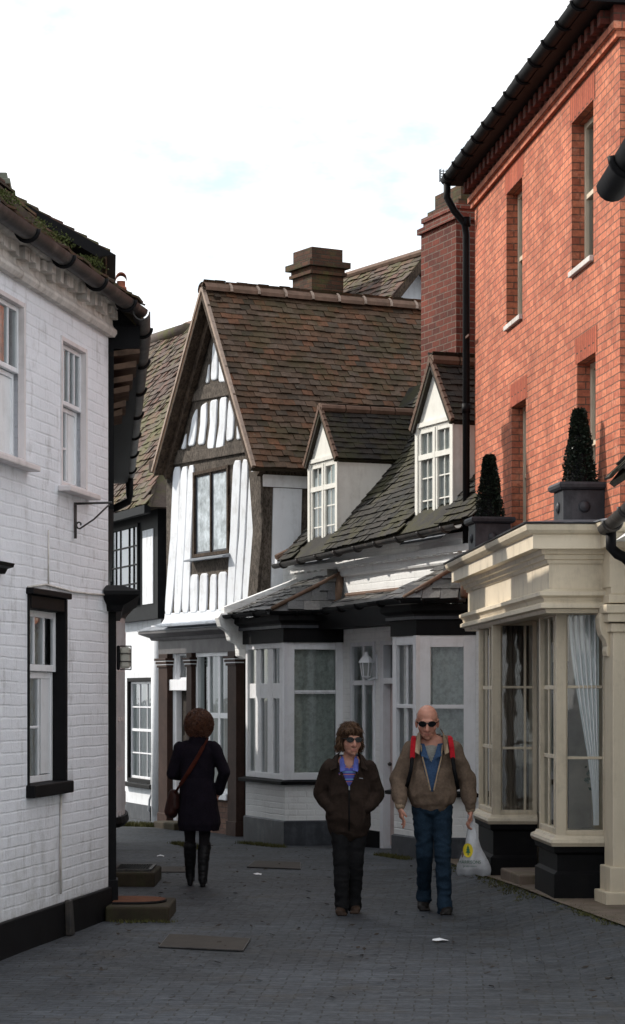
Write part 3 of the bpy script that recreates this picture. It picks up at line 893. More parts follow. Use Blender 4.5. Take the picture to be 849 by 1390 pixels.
# ridge runs back until px 570 / 425
yr = 0
for k in range(900):
    y = k * .01
    w = D.P + D.u * ap[0] - D.n * y
    if CX + w.x / w.y * F > 575: break
yr = y
uL = D.pix(226, 700, JO)[0]; uR = D.pix(355, 720, JO)[0]
zj = 2.78; ze = fz + .12
def rz(s):   # roof underside over the front wall
    if s >= ap[0]: return ap[1] + (s - ap[0]) / (ft[0] - ap[0]) * (ftz - ap[1])
    return ap[1] + (s - ap[0]) / (fl[0] - ap[0]) * (flz - ap[1])
win = rect(D, 264, 640, 752, 312, 632, 757, JO)
m = MB()
zc = min(rz(uL), rz(uR)) - .1
m.wall(uL, uR, zj, zc, [win], depth=.12, y=-JO)
m.poly([(uL, -JO, zc), (uR, -JO, zc), (uR, -JO, rz(uR) - .1), (ap[0], -JO, ap[1] - .1), (uL, -JO, rz(uL) - .1)])
m.quad((uR, -JO, zj), (uR, yr, zj), (uR, yr, rz(uR) - .06), (uR, -JO, rz(uR) - .06))
m.quad((uL, -JO, zj), (uL, yr, zj), (uL, yr, rz(uL) - .06), (uL, -JO, rz(uL) - .06))
m.box(uL + .01, uR - .01, .4, yr, -.4, zc)
m.prism([(uL + .01, .4, zc), (uR - .01, .4, zc), (ap[0], .4, ap[1] - .15)], (0, yr - .4, 0))
m.build('timber_frame', M_['timber'], h4, recalc=False)
# heavy timbers standing a little proud of the frame face: tie beam, collar, posts
def strip(par, pxs, off, th, mat, name):
    P = [D.pix(px, py, off) for px, py in pxs]
    return [(p[0], -off, p[1]) for p in P]
q = MB()
for pxs in ([(233, 632), (345, 613), (343, 596), (320, 600), (300, 607), (262, 612), (240, 610), (236, 618)],
            [(262, 545), (318, 536), (314, 518), (276, 523), (266, 533)],
            [(341, 640), (357, 640), (359, 720), (352, 812), (339, 814), (346, 720)]):
    P = strip(h4, pxs, JO, 0, None, None)
    q.prism(P, (0, -.035, 0))
q.build('beam', M_['timber'], h4, wob=.012, bevel=.01)
# white infill panels, each with rounded swelling edges
zo = lambda L: [(140 + .377 * x, 370 + .377 * y) for x, y in L]
PAN = [[(258, 700), (283, 697), (274, 950), (250, 1235), (225, 1235), (246, 950)],
       [(286, 699), (309, 697), (300, 950), (283, 1230), (258, 1232), (272, 950)],
       [(312, 694), (332, 692), (322, 950), (312, 1228), (287, 1228), (300, 950)],
       [(474, 676), (501, 675), (490, 930), (473, 1220), (449, 1220), (462, 930)],
       [(506, 670), (527, 676), (517, 930), (500, 1205), (475, 1207), (495, 930)],
       [(532, 712), (559, 722), (550, 950), (536, 1182), (505, 1192), (520, 950)],
       [(318, 1088), (346, 1085), (343, 1226), (316, 1228)], [(353, 1084), (381, 1081), (377, 1224), (348, 1226)],
       [(390, 1087), (413, 1084), (411, 1222), (386, 1223)], [(419, 1078), (449, 1076), (445, 1220), (417, 1222)],
       [(284, 637), (300, 635), (303, 574)],
       [(308, 627), (332, 622), (340, 560), (342, 485), (325, 520)], [(345, 622), (368, 618), (376, 540), (378, 465), (357, 478), (353, 550)],
       [(378, 635), (402, 640), (412, 540), (415, 455), (390, 460), (388, 550)], [(408, 645), (436, 640), (446, 540), (450, 445), (425, 450), (422, 550)],
       [(447, 610), (472, 600), (476, 512), (458, 452), (450, 530)], [(484, 603), (499, 600), (486, 545)],
       [(372, 400), (384, 396), (386, 322)], [(392, 390), (415, 385), (416, 280), (402, 246), (396, 300)], [(419, 395), (446, 394), (438, 350), (422, 300)]]
q = MB()
for pl in PAN:
    P = [D.pix(a, b, JO) for a, b in zo(pl)]
    # subdivide the outline, then an inset proud face
    out = []
    for i in range(len(P)):
        a, b = Vector(P[i]), Vector(P[(i + 1) % len(P)])
        for k in range(5): out.append(a.lerp(b, k / 5))
    for _ in range(1):
        out = [(out[i - 1] + out[i] * 2 + out[(i + 1) % len(out)]) / 4 for i in range(len(out))]
    c = sum(out, Vector((0, 0))) / len(out)
    n = len(out)
    r0 = [(p.x + .006 * noise.noise(Vector((p.x * 9, p.y * 5, 0))), -JO - .003, p.y) for p in out]
    def ins(p, d):
        v = c - p; L = v.length
        return p + v / max(L, 1e-5) * min(d, L * .5)
    r1 = [(ins(p, .006).x, -JO - .016, ins(p, .006).y) for p in out]
    r2 = [(ins(p, .02).x, -JO - .022, ins(p, .02).y) for p in out]
    vs = r0 + r1 + r2
    fs = [(k, (k + 1) % n, n + (k + 1) % n, n + k) for k in range(n)] + [(n + k, n + (k + 1) % n, 2 * n + (k + 1) % n, 2 * n + k) for k in range(n)] + [tuple(range(2 * n, 3 * n))]
    q.add(vs, fs)
q.build('plaster_infill', M_['panel'], h4, smooth=False)
# cove above the shop
q = MB()
q.sweep([(uL - .03, -JO), (uR - .02, -JO)], [(-.1, 2.98), (.01, 2.98), (.02, 2.9), (.06, 2.84), (.16, 2.81), (.16, 2.78), (-.1, 2.78)])
q.build('plaster_cove', M_['panel'], h4)
# side wall, white panels between posts, facing the cottage
ws = uR
def sidey(px, py):
    r = Vector(((px - CX) / F, 1)); pl = D.P + D.u * ws
    t = D.u.dot(pl) / D.u.dot(r); w = r * t
    return (w - D.P).dot(-D.n), H + (HY - py) / F * t
ya = sidey(366, 700)[0]; yb = sidey(404, 700)[0]; yc = sidey(422, 700)[0]
q = MB()
q.prism([(ws + .002, ya, 2.6), (ws + .002, yb, 2.6), (ws + .002, yb + .06, 4.55), (ws + .002, ya + .05, 4.55)], (.02, 0, 0))
q.prism([(ws + .002, yc, 2.6), (ws + .002, yr - .1, 2.6), (ws + .002, yr - .1, 4.55), (ws + .002, yc, 4.55)], (.02, 0, 0))
q.build('side_infill', M_['plaster'], h4)
MB().box(ws - .02, ws + .035, -JO, yr, 4.56, 4.72).build('wall_plate', M_['greywhite'], h4)
# leaded casement window
w = window(h4, I4, *win, M_['soffit'], fw=.05, y=-JO - .03, fd=.10, inner=None, mid=None, label='leaded two-light casement in a brown frame')
bpy.data.objects.remove(w.children[0])
x0, x1, z0, z1 = win; xm = (x0 + x1) / 2 - .01
for a, b in ((x0 + .05, xm - .015), (xm + .015, x1 - .05)):
    window(h4, I4, a, b, z0 + .05, z1 - .05, M_['dgrey'], fw=.03, y=-JO, fd=.05, vb=(.33, .66), hb=(.14, .28, .43, .57, .72, .86), bw=.017, bd=.008, curtain='skysheen', cd=.03, fold=.15, glass='glass_b', name='casement')  # the curtain here is the pale sheet imitating reflected sky
MB().box(xm - .014, xm + .014, -JO - .02, -JO + .06, z0 + .05, z1 - .05).build('mullion', M_['soffit'], w)
MB().prism([(x0 - .06, -JO - .01, z0), (x0 - .06, -JO - .14, z0 - .035), (x0 - .06, -JO - .14, z0 - .055), (x0 - .06, -JO - .01, z0 - .05)], (x1 - x0 + .12, 0, 0)).build('sill', M_['lead'], w)
# roof
rt = Vector((ft[0] - ap[0], 0, ftz - ap[1])); lt = Vector((fl[0] - ap[0], 0, flz - ap[1]))
roof(h4, (ft[0], -VO, ftz), (0, 1, 0), -rt, yr + VO, rt.length, M_['rtile'], tw=.165, ex=.098, jit=1.3, name='roof_slope')
roof(h4, (fl[0], -VO, flz), (0, 1, 0), -lt, yr + VO, lt.length, M_['rtile'], tw=.165, ex=.098, jit=1.3, name='roof_slope')
q = MB()
for (fx_, fz_) in ((ft[0], ftz), (fl[0], flz)):
    d = Vector((fx_ - ap[0], 0, fz_ - ap[1])); nr = Vector((-d.z, 0, d.x)).normalized()
    if nr.z < 0: nr = -nr
    a = Vector((ap[0], -VO - .012, ap[1])); b = a + d
    q.prism([a + nr * .032, b + nr * .032, b - nr * .012, a - nr * .012], (0, .05, 0))
q.build('verge_mortar', M_['mortar'], h4, wob=.006)
q = MB()
for (fx_, fz_) in ((ft[0], ftz), (fl[0], flz)):
    d = Vector((fx_ - ap[0], 0, fz_ - ap[1])); nr = Vector((-d.z, 0, d.x)).normalized()
    if nr.z < 0: nr = -nr
    a = Vector((ap[0], -VO + .0, ap[1])) - nr * .05; b = a + d
    q.prism([a, b, b - nr * .04, a - nr * .04], (0, VO - JO - .01, 0))
    a = Vector((ap[0], -JO - .10, ap[1])) - nr * .09; b = a + d
    q.prism([a, b, b - nr * .10, a - nr * .12], (0, .08, 0))
q.box(uL - .12, uL + .1, -VO + .02, -JO, flz - .0, flz + .17)
q.build('bargeboard', M_['soffit'], h4, wob=.012)
q = MB()
k = 0; y = -VO
while y < yr:
    L = .42
    arc = [Vector((ap[0] + math.cos(t) * .14, 0, ap[1] - .02 + math.sin(t) * .105)) for t in [R(-15) + R(210) * j / 8 for j in range(9)]]
    dz = random.uniform(-.008, .008)
    for a, b in zip(arc[:-1], arc[1:]):
        q.quad(a + Vector((0, y, dz)), b + Vector((0, y, dz)), b + Vector((0, y + L - .03, dz)), a + Vector((0, y + L - .03, dz)))
    y += L
q.build('ridge_tile', M_['hiptile'], h4, recalc=False)
y = -VO + .39
while y < yr:
    q = MB(); q.tube([(ap[0] + math.cos(t) * .145, y, ap[1] - .02 + math.sin(t) * .11) for t in [R(200) * j / 8 - R(10) for j in range(9)]], .022, 6)
    y += .42
    q.build('ridge_joint', M_['mortar'], h4)
# shop front
xl = D.pix(220, 900)[0]; xr = 0.05
m = MB(); m.box(xl - .02, xr, -.05, .35, 2.40, 2.62); m.build('fascia', M_['fascia'], h4)
q = MB(); q.sweep([(xl - .12, .1), (xl - .12, -.05), (xr + .02, -.05)], [(0, 2.60), (.05, 2.60), (.07, 2.64), (.16, 2.68), (.20, 2.70), (.20, 2.735), (.04, 2.785), (0, 2.785)])
q.build('cornice', M_['fascia'], h4)
MB().prism([(xl - .34, -.26, 2.74), (xr + .03, -.26, 2.74), (xr + .03, -.1, 2.80), (xl - .30, -.1, 2.80)], (0, 0, .012)).build('lead_flashing', M_['lead'], h4)
def pil(px0, px1, name='pilaster'):
    a, b = D.pix(px0, 1000)[0], D.pix(px1, 1000)[0]
    q = MB(); q.box(a, b, -.07, .06, -.35, 2.4)
    for zz, e in ((2.20, .02), (2.25, .035), (2.30, .05)): q.box(a - e, b + e, -.07 - e, .05, zz, zz + .035)
    q.box(a - .015, b + .015, -.085, .05, -.35, .05)
    q.build(name, M_['brown'], h4, bevel=.006)
    q = MB()
    for zz, e in ((2.236, .022), (2.286, .036)): q.box(a - e, b + e, -.072 - e, .04, zz, zz + .013)
    q.build('capital_trim', M_['greywhite'], h4)
    return a, b
pa = pil(221, 233); pb = pil(259, 266); pc = pil(315, 327)
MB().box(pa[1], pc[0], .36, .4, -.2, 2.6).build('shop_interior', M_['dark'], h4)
# door
d0, d1 = pa[1], pb[0]
q = MB(); q.box(d0, d0 + .12, .02, .14, -.2, 2.4); q.box(d1 - .03, d1, .02, .14, -.2, 2.4); q.box(d0, d1, -.04, .14, 1.86, 2.02); q.build('door_frame', M_['white'], h4, bevel=.006)
dr = MB(); dr.box(d0 + .121, d1 - .031, .11, .16, -.12, 1.858); 
for zz in (.1, .75, 1.35): dr.box(d0 + .2, d1 - .1, .095, .111, zz, zz + .45)
dr.build('door', M_['door'], h4, bevel=.008)
window(h4, I4, d0 + .12, d1 - .03, 2.02, 2.4, M_['white'], fw=.03, y=.06, fd=.05, vb=(.5,), name='fanlight', inner=None)
# window
s0, s1 = pb[1], pc[0]; zs = .42
ww = window(h4, I4, s0, s1, zs, 2.4, M_['greywhite'], fw=.06, y=.0, fd=.11, vb=((.30, 0, 1), (.62, 0, 1), (.93, 0, 1)), hb=((.55, .30, 1),), bw=.075, bd=.05, curtain='blind', inner=None, name='shop_window', glass='glass_s')
MB().box(s0 - .0, s1, -.09, .05, zs - .09, zs - .002).build('sill', M_['white'], ww, bevel=.008)
MB().box(s0, s1, -.02, .2, -.4, zs - .092).build('stall_riser', M_['riser'], h4)
ds = D.P + D.u * ((d0 + d1) / 2) + D.n * .12
st = MB(); st.box(-.38, .38, -.16, .16, -.2, .10); so = st.build('doorstep', M_['stone'], None, bevel=.02, wob=.01)
so.location = (ds.x, ds.y, ground(ds.x, ds.y)); so.rotation_euler = (0, 0, D.ang)
tag(so, 'low stone step at the dark door of the gabled house', 'step')

# =====================================================================  REAR HOUSE (roof, white gable, mossy chimney)
Rr = Fr(571, 40, -1400)
h5 = thing('rear_house', 'house behind the tall roof, showing a tiled slope, white gable and mossy square chimney', 'house', (Rr.P.x, Rr.P.y, 0), Rr.ang)
zr_ = H + (HY - 346) / F * 40
roof(h5, (-9, -2.6, zr_ - 3.0), (1, 0, 0), (0, 2.6, 3.0), 9.2, 3.97, M_['mtile'], tw=.2, ex=.13, jit=1.8)
m = MB(); m.prism([(-.28, 0, zr_ - .12), (-.28, -2.5, zr_ - 3.0), (-.28, 3, zr_ - 3.6)], (-8.5, 0, 0)); m.box(-8.8, -.28, -2.4, 3, -.3, zr_ - 3.0)
m.build('wall', M_['plaster'], h5)
MB().prism([(-9, 0, zr_), (-9, 3.2, zr_ - 3.7), (-9, 3.2, zr_ - 3.8), (-9, 0, zr_ - .1)], (9.2, 0, 0)).build('roof_back', M_['mtile'], h5)
q = MB(); q.prism([(.17, 0, zr_ - .02), (.17, -2.6, zr_ - 3.02), (.17, -2.6, zr_ - 3.2), (.17, 0, zr_ - .2)], (.05, 0, 0)); q.build('bargeboard', M_['soffit'], h5)
q = MB(); q.tube([(-9, 0, zr_ + .0), (.2, 0, zr_ + .02)], .10, 10, sq=.8); q.build('ridge_tile', M_['hiptile'], h5)
cc = Rr.locp(432, 41); zt = H + (HY - 341) / F * 41; hw_ = .345
q = MB()
for e, a, b in ((0, 5, zt - .50), (.05, zt - .50, zt - .44), (.02, zt - .44, zt - .36), (.10, zt - .36, zt - .25), (-.01, zt - .25, zt)):
    q.box(cc.x - hw_ - e, cc.x + hw_ + e, cc.y - hw_ - e, cc.y + hw_ + e, a, b)
q.build('chimney', M_['chimmoss'], h5, wob=.01)

# =====================================================================  COTTAGE
E = Fr(640, 24.2, -800)
h6 = thing('white_cottage', 'low white brick cottage with two cream dormers and slate-roofed bay windows', 'cottage', (E.P.x, E.P.y, 0), E.ang)
sL = -6.9
wz = 3.60
C1 = E.locp(387, 27.4); 
def wallpt(px):
    return E.pix(px, 900)[0]
b1R = wallpt(466)
C2 = E.locp(568, 24.25); b2R = -.03
# facing wall of the cottage between the bays
dw = (wallpt(477), wallpt(510), 1.0 - .2, 2.44)
dd = (wallpt(519), wallpt(545), -.1, 2.44)
m = MB(); m.wall(sL, .4, -.5, wz, [dw, dd], depth=.12); m.box(sL, .4, .5, 5.5, -.5, wz + .1)
m.quad((sL, 0, -.5), (sL, .6, -.5), (sL, .6, wz), (sL, 0, wz)); m.build('wall', M_['cwhite'], h6, recalc=False)
window(h6, I4, *dw, M_['white'], fw=.05, y=-.02, fd=.09, vb=((.5, 0, 1),), hb=(.71,), bw=.06, bd=.04, curtain='blind', name='window', glass='glass_s')
x0, x1, z0, z1 = dd
q = MB(); q.box(x0, x0 + .10, -.03, .12, z0, z1); q.box(x1 - .06, x1, -.03, .12, z0, z1); q.box(x0 + .1, x1 - .06, -.028, .118, 1.93, 2.0); q.box(x0 + .1, x1 - .06, -.028, .118, z1 - .05, z1 - .002); fr = q.build('door_frame', M_['white'], h6)
dr = MB(); dr.box(x0 + .101, x1 - .061, .06, .11, z0 + .1, 1.928)
for zz in (.25, .85, 1.4): dr.box(x0 + .17, x1 - .13, .045, .062, zz, zz + .4)
dr = dr.build('door', paint('pale_pink_door', (.52, .42, .40), .5, .06, 3), h6, bevel=.006)
MB().lathe([(.0, 0), (.02, .005), (.028, .03), (.0, .05)], (0, 0, 0), 10).build('handle', M_['iron'], dr).location = (x0 + .16, .03, .95)
MB().quad((x0 + .1, .07, 2.0), (x1 - .06, .07, 2.0), (x1 - .06, .07, z1 - .05), (x0 + .1, .07, z1 - .05)).build('fanlight', M_['glass'], h6, recalc=False)
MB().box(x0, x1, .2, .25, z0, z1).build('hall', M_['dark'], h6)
MB().box(b1R - .1, x0, -.045, .02, -.3, .16).build('plinth', M_['black'], h6)


def bay(L, Cc, Rp, front_v, right_v, zb, zs, zt, name, single, fvb, fhb, rvb, rhb, sash=False):
    """canted bay: path wall - L - corner - R(wall); riser, plinth, sill, two glazed facets, head."""
    Lw = (L[0], .05)
    path = [Lw, (L[0], L[1]), (Cc[0], Cc[1]), (Rp[0], Rp[1])]
    m = MB(); m.sweep(path, [(-.18, -.4), (0, -.4), (0, zs - .06), (-.18, zs - .06)], caps=True)
    b = m.build(name, M_['cwhite'], h6)
    q = MB(); q.sweep(path, [(-.1, -.4), (.022, -.4), (.022, zb), (.0, zb + .015), (-.1, zb + .015)]); q.build('plinth', M_['dgrey'], b)
    q = MB(); q.sweep(path, [(-.2, zs - .06), (.075, zs - .06), (.08, zs - .02), (.0, zs), (-.2, zs)]); q.build('sill', M_['black'], b)
    q = MB(); q.sweep(path, [(-.2, zt), (.03, zt), (.03, zt + .17), (.07, zt + .19), (.07, zt + .235), (.12, zt + .27), (.12, zt + .34), (-.2, zt + .34)]); q.build('head', M_['black'], b)
    q = MB(); q.sweep(path, [(-.2, zt + .175), (.072, zt + .175), (.072, zt + .21), (-.2, zt + .21)]); q.build('head_moulding', M_['dgrey'], b)
    M1, l1 = facet(path[1], path[2]); M2, l2 = facet(path[2], path[3])
    f = MB(M1)
    return b, M1, l1, M2, l2


ZS1, ZT1 = .74, 2.45
L1 = E.locp(336, 28.7); L1 = Vector((L1[0], C1[1] + .0))
b, M1, l1, M2, l2 = bay(L1, C1, (b1R, -.0), None, None, .22, ZS1, ZT1, 'bay_window', None, None, None, None, None)
window(b, M1, .0, l1 - .02, ZS1, ZT1, M_['greywhite'], fw=.07, y=.0, fd=.10, vb=(.27, .62, .95), hb=(.66,), bw=.19, bd=.05, curtain='blind', inner=None, name='front_light', glass='glass_s')
window(b, M2, .03, l2, ZS1, ZT1, M_['greywhite'], fw=.09, y=.002, fd=.09, hb=(.66,), bw=.03, curtain='lace', inner='dark', name='side_light', glass='glass_s')
q = MB(M2)
x = .12
while x < l2 - .10:
    zz = ZS1 + .09 + (ZT1 - ZS1 - .18) * .66
    q.lathe([(.018, 0), (.018, .012)], (x, .025, zz - .03), 8); x += .034
q.build('scalloped_edge', M_['white'], b)
q = MB(M1); q.box(l1 - .07, l1 + .005, -.012, .06, ZS1, ZT1); q.build('corner_post', M_['white'], b)
L2 = E.locp(533, 24.84); L2 = Vector((L2[0], C2[1]))
b2, M3, l3, M4, l4 = bay(L2, C2, (b2R + .15, .05), None, None, .22, ZS1, ZT1, 'bay_window', None, None, None, None, None)
l4e = l4 - .05
window(b2, M3, .0, l3, ZS1, ZT1, M_['white'], fw=.10, y=-.02, fd=.1, vb=(.5,), mid=.55, bw=.03, curtain='lace', name='front_sash', glass='glass_s')
window(b2, M4, .01, l4e, ZS1, ZT1, M_['white'], fw=.13, y=-.02, fd=.1, mid=.55, bw=.03, curtain='lace', name='side_sash', glass='glass_s')
q = MB(M3); q.box(l3 - .04, l3 + .03, -.04, .05, ZS1, ZT1); q.build('corner_post', M_['white'], b2)

# slate canopy over the bays
zc0 = 2.84; ov = .2
def hipped(par, L, Cc, Rx, ztop, midz, name='bay_roof'):
    """front slope, right-hand slope and the terracotta hips"""
    n0 = Vector((0, -1))
    fl_ = Vector((L[0] - .12, Cc[1] - ov, zc0)); fr_ = Vector((Cc[0] + .06, Cc[1] - ov, zc0))
    rr = Vector((Rx + .05, -.16, zc0))
    tl = Vector((L[0] + .3, 0, ztop - .05)); tr = Vector((Cc[0] + (Rx - Cc[0]) * .42, 0, ztop))
    ua = (fr_ - fl_).normalized()
    nrm = (fr_ - fl_).cross(tr - fl_).normalized(); vb = nrm.cross(ua); 
    if vb.z < 0: vb = -vb
    to2 = lambda p: ((p - fl_).dot(ua), (p - fl_).dot(vb))
    poly = [to2(fl_), to2(fr_), to2(tr), to2(tl)]
    mx = max(p[0] for p in poly); my = max(p[1] for p in poly)
    roof(par, fl_, ua, vb, mx, my, M_['slate'], tw=.2, ex=.135, th=.013, poly=poly, name='roof', jit=1.3, a0=min(0, poly[3][0]))
    ua = (rr - fr_).normalized(); nrm = (rr - fr_).cross(tr - fr_).normalized(); vb = nrm.cross(ua)
    if vb.z < 0: vb = -vb
    to2 = lambda p: ((p - fr_).dot(ua), (p - fr_).dot(vb))
    poly = [to2(fr_), to2(rr), to2(tr)]
    roof(par, fr_, ua, vb, max(p[0] for p in poly), max(p[1] for p in poly), M_['slate'], tw=.2, ex=.135, th=.013, poly=poly, name='roof', jit=1.3)
    q = MB(); up = Vector((0, 0, .02))
    q.tube([fr_ + up, tr + up], .032, 8, sq=.8); q.tube([tr + up + Vector((0, -.02, 0)), rr + up], .05, 8, sq=.6)
    q.build('hip_tile', M_['hiptile'], par, smooth=True)
    return fl_, fr_, rr, tr
fa, fb_, fc, ft1 = hipped(h6, L1, C1, b1R + .12, 3.30, 3.0)
fa2, fb2, fc2, ft2 = hipped(h6, L2, C2, .12, 3.26, 3.0)
# lean-to between
aO = Vector((fb_.x + .15, -.33, zc0 + .02)); 
roof(h6, aO, (1, 0, 0), (0, .33, .16), fa2.x - aO.x + .35, .36, M_['slate'], tw=.26, ex=.15, th=.009, name='canopy', jit=.8)
MB().tube([(ft1.x + .2, -.02, 3.03), (L2[0] + .1, -.02, 3.03)], .03, 8).build('canopy_flashing', M_['hiptile'], h6)
MB().box(C1[0], L2[0] + .1, -.33, .0, ZT1 + .16, zc0 - .02).build('canopy_board', M_['black'], h6)
gutter(h6, [(fa.x, fa.y - .04, zc0 - .01), (fb_.x + .02, fb_.y - .04, zc0 - .01), (fc.x - .12, -.40, zc0 - .005), (fa2.x + .05, fa2.y - .05, zc0), (fb2.x + .02, fb2.y - .04, zc0), (fc2.x, fc2.y - .08, zc0)], .05, M_['black'], 8)
# white moulded bracket at the left end and sloping verge
q = MB()
xx = L1[0] - .16
prof = [(C1[1] - .34, 2.80), (C1[1] - .30, 2.68), (C1[1] - .20, 2.62), (C1[1] - .17, 2.50), (C1[1] - .06, 2.46), (C1[1] - .05, 2.30), (C1[1] + .05, 2.26), (C1[1] + .05, 2.84), (C1[1] - .3, 2.86)]
q.prism([(xx - .1, y, z) for y, z in prof], (.16, 0, 0)); q.build('scroll_bracket', M_['cwhite'], h6, bevel=.015)
q = MB(); a = Vector((fa.x - .06, fa.y - .03, zc0 + .0)); bb = Vector((L1[0] + .12, .02, 3.26))
q.prism([a, a + Vector((0, 0, .1)), bb + Vector((0, 0, .08)), bb], (-.12, 0, 0)); q.build('verge', M_['cwhite'], h6, bevel=.01)
q = MB(); q.box(L1[0] - .13, L1[0] - .01, -.02, .3, -.5, 3.2); q.build('quoin', M_['cwhite'], h6)

# main roof with gap for the dormers
zeL, zeR = E.pix(385, 768, .2)[1], E.pix(640, 712, .2)[1]
g0 = Vector((E.pix(385, 768, .2)[0] - .1, -.2, zeL)); g1 = Vector((.5, -.2, zeR + .02))
d1 = rect(E, 420, 628, 755, 459, 617, 745); d2 = rect(E, 566, 578, 724, 616, 566, 712)
ua = (g1 - g0).normalized(); vb = Vector((0, .66, .75))
rl = (g1 - g0).length
sk = lambda a, b: any(d[0] - .02 < g0.x + a < d[1] + .02 and b < .62 for d in (d1, d2))
roof(h6, g0 + Vector((0, -.02, .06)), ua, vb, rl, 3.6, M_['stile'], tw=.165, ex=.105, jit=1.1, th=.013, skip=sk)
MB().prism([(sL, .05, wz), (sL, 2.2, wz + 2.5), (sL, 4.6, wz)], (7.2, 0, 0)).build('roof_gable', M_['stile'], h6)
gutter(h6, [g0 + Vector((-.05, -.06, .02)), g1 + Vector((-.3, -.06, .0))], .055, M_['iron'], 9)
q = MB(); q.sweep([(g0.x, 0), (.4, 0)], [(0, zeL - .22), (.03, zeL - .22), (.04, zeL - .2), (.04, zeL - .12), (.09, zeL - .1), (.09, zeL - .03), (0, zeL - .03)]); q.build('eaves_course', M_['cwhite'], h6, wob=.01)
q = MB()
for k in range(26):
    xx = g0.x + .1 + k * .22
    q.box(xx, xx + .1, -.085, -.03, zeL - .12, zeL - .03)
q.build('dentil', M_['cwhite'], h6)
# curved white verge at the left end of the main roof
q = MB(); a = g0 + Vector((-.08, -.02, .0))
ptsv = [a, a + Vector((0, .2, .1)), a + Vector((0, .55, .42)), a + Vector((0, 1.0, .9))]
for p0_, p1_ in zip(ptsv[:-1], ptsv[1:]):
    q.prism([p0_, p1_, p1_ + Vector((0, 0, .12)), p0_ + Vector((0, 0, .10))], (-.08, 0, 0))
q.build('verge', M_['plaster'], h6)
MB().tube([p + Vector((.0, -.01, .11)) for p in ptsv], .045, 8).build('verge_tile', M_['hiptile'], h6)


def dormer(d, apx, apy):
    x0, x1, z0, z1 = d
    xm = (x0 + x1) / 2
    za = E.pix(apx, apy)[1]
    dep = 2.1
    m = MB()
    wn = (x0 + .06, x1 - .06, z0 + .04, z1 - .06)
    m.wall(x0, x1, z0, z1, [wn], depth=.08)
    m.poly([(x0, 0, z1), (x1, 0, z1), (xm, 0, za)])
    m.quad((x0, 0, z0), (x0, dep, z0), (x0, dep, z1), (x0, 0, z1)); m.quad((x1, 0, z0), (x1, dep, z0), (x1, dep, z1), (x1, 0, z1))
    o = m.build('dormer', M_['dcream'], h6, recalc=False)
    q = MB(); q.box(x0 - .015, x1 + .015, -.022, .0, z1 - .03, z1 + .02); q.box(x0 - .012, x0 + .055, -.018, .0, z0, z1 - .03); q.box(x1 - .055, x1 + .012, -.018, .0, z0, z1 - .03); q.box(x0 - .03, x1 + .03, -.05, .0, z0 - .03, z0 + .03)
    q.build('trim', M_['dcream'], o)
    a, b, c, e = wn; xmm = (a + b) / 2
    f = MB(); f.box(xmm - .02, xmm + .02, -.01, .07, c, e); f.build('mullion', M_['dcream'], o)
    for (p, r__) in ((a, xmm - .02), (xmm + .02, b)):
        window(o, I4, p, r__, c, e, M_['dcream'], fw=.045, y=.0, fd=.05, vb=(.5,), hb=(.25, .5, .75), bw=.018, bd=.012, curtain='sheer', cd=.06, fold=.6, inner=None, name='casement', glass='glass_b')
    f = MB(); f.box(a, b, -.008, .06, c + (e - c) * .69, c + (e - c) * .745); f.build('transom', M_['dcream'], o)
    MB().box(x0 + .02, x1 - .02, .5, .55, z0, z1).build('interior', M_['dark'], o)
    # roof slopes
    ov_ = .05; fr_ = -.055
    for sg in (1, -1):
        xe = xm + sg * ((x1 - x0) / 2 + ov_)
        ze_ = z1 - .05
        v = Vector((xm - xe, 0, za + .06 - ze_))
        roof(o, (xe, fr_, ze_), (0, 1, 0), v, dep + .5, v.length, M_['dtile'], tw=.155, ex=.09, name='roof_slope', jit=1.0, th=.013)
        q = MB(); nr = Vector((-v.z, 0, v.x)).normalized(); nr = nr if nr.z > 0 else -nr
        pt = Vector((xe, fr_ - .01, ze_)); 
        k = 0; L = v.length; vd = v.normalized()
        while k < L - .02:
            q.prism([pt + vd * k + nr * .045, pt + vd * min(L, k + .1) + nr * .032, pt + vd * min(L, k + .1) - nr * .012, pt + vd * k - nr * .012], (0, .04, 0)); k += .105
        q.build('verge', M_['hiptile'], o)
    q = MB(); y = fr_
    while y < dep + .2:
        q.tube([(xm, y, za + .055), (xm, y + .33, za + .055)], .085, 10, sq=.8); y += .345
    q.build('ridge_tile', M_['hiptile'], o)
    q = MB(); q.prism([(x0 - .02, -.0, z0 - .02), (x1 + .05, .0, z0 - .02), (x1 + .08, -.20, z0 - .15), (x0 - .05, -.20, z0 - .15)], (0, .01, .012)); q.build('lead_apron', M_['lead'], o, wob=.012)
    return o


dormer(d1, 440, 560)
dormer(d2, 590, 496)
# big brick stack
Zc = 27.6
ca = E.locp(572, Zc); 
cl = ca[0]; cy = ca[1]
ctop = H + (HY - 268) / F * Zc
q = MB()
q.box(cl, cl + 1.0, cy - .0, cy + .95, 3.4, ctop - .47)
q.box(cl - .04, cl + 1.04, cy - .04, cy + .99, ctop - .47, ctop - .40)
q.box(cl + .02, cl + .98, cy + .02, cy + .93, ctop - .40, ctop - .33)
q.box(cl - .0, cl + 1.0, cy - .0, cy + .95, ctop - .33, ctop - .27)
q.build('chimney', M_['chim'], h6)
q = MB(); q.box(cl + .06, cl + .94, cy + .06, cy + .89, ctop - .27, ctop - .2); q.box(cl + .13, cl + .87, cy + .13, cy + .82, ctop - .2, ctop)
q.build('chimney_cap', M_['chimmoss'], h6)
q = MB(); a = Vector((cl + 1.02, cy - .06, 4.4))
for k in range(7): q.box(cl + .50 + k * .075, cl + .58 + k * .075, cy - .012, cy - .002, 4.9 + k * .10, 5.12 + k * .10)
q.build('stepped_flashing', M_['lead'], h6)
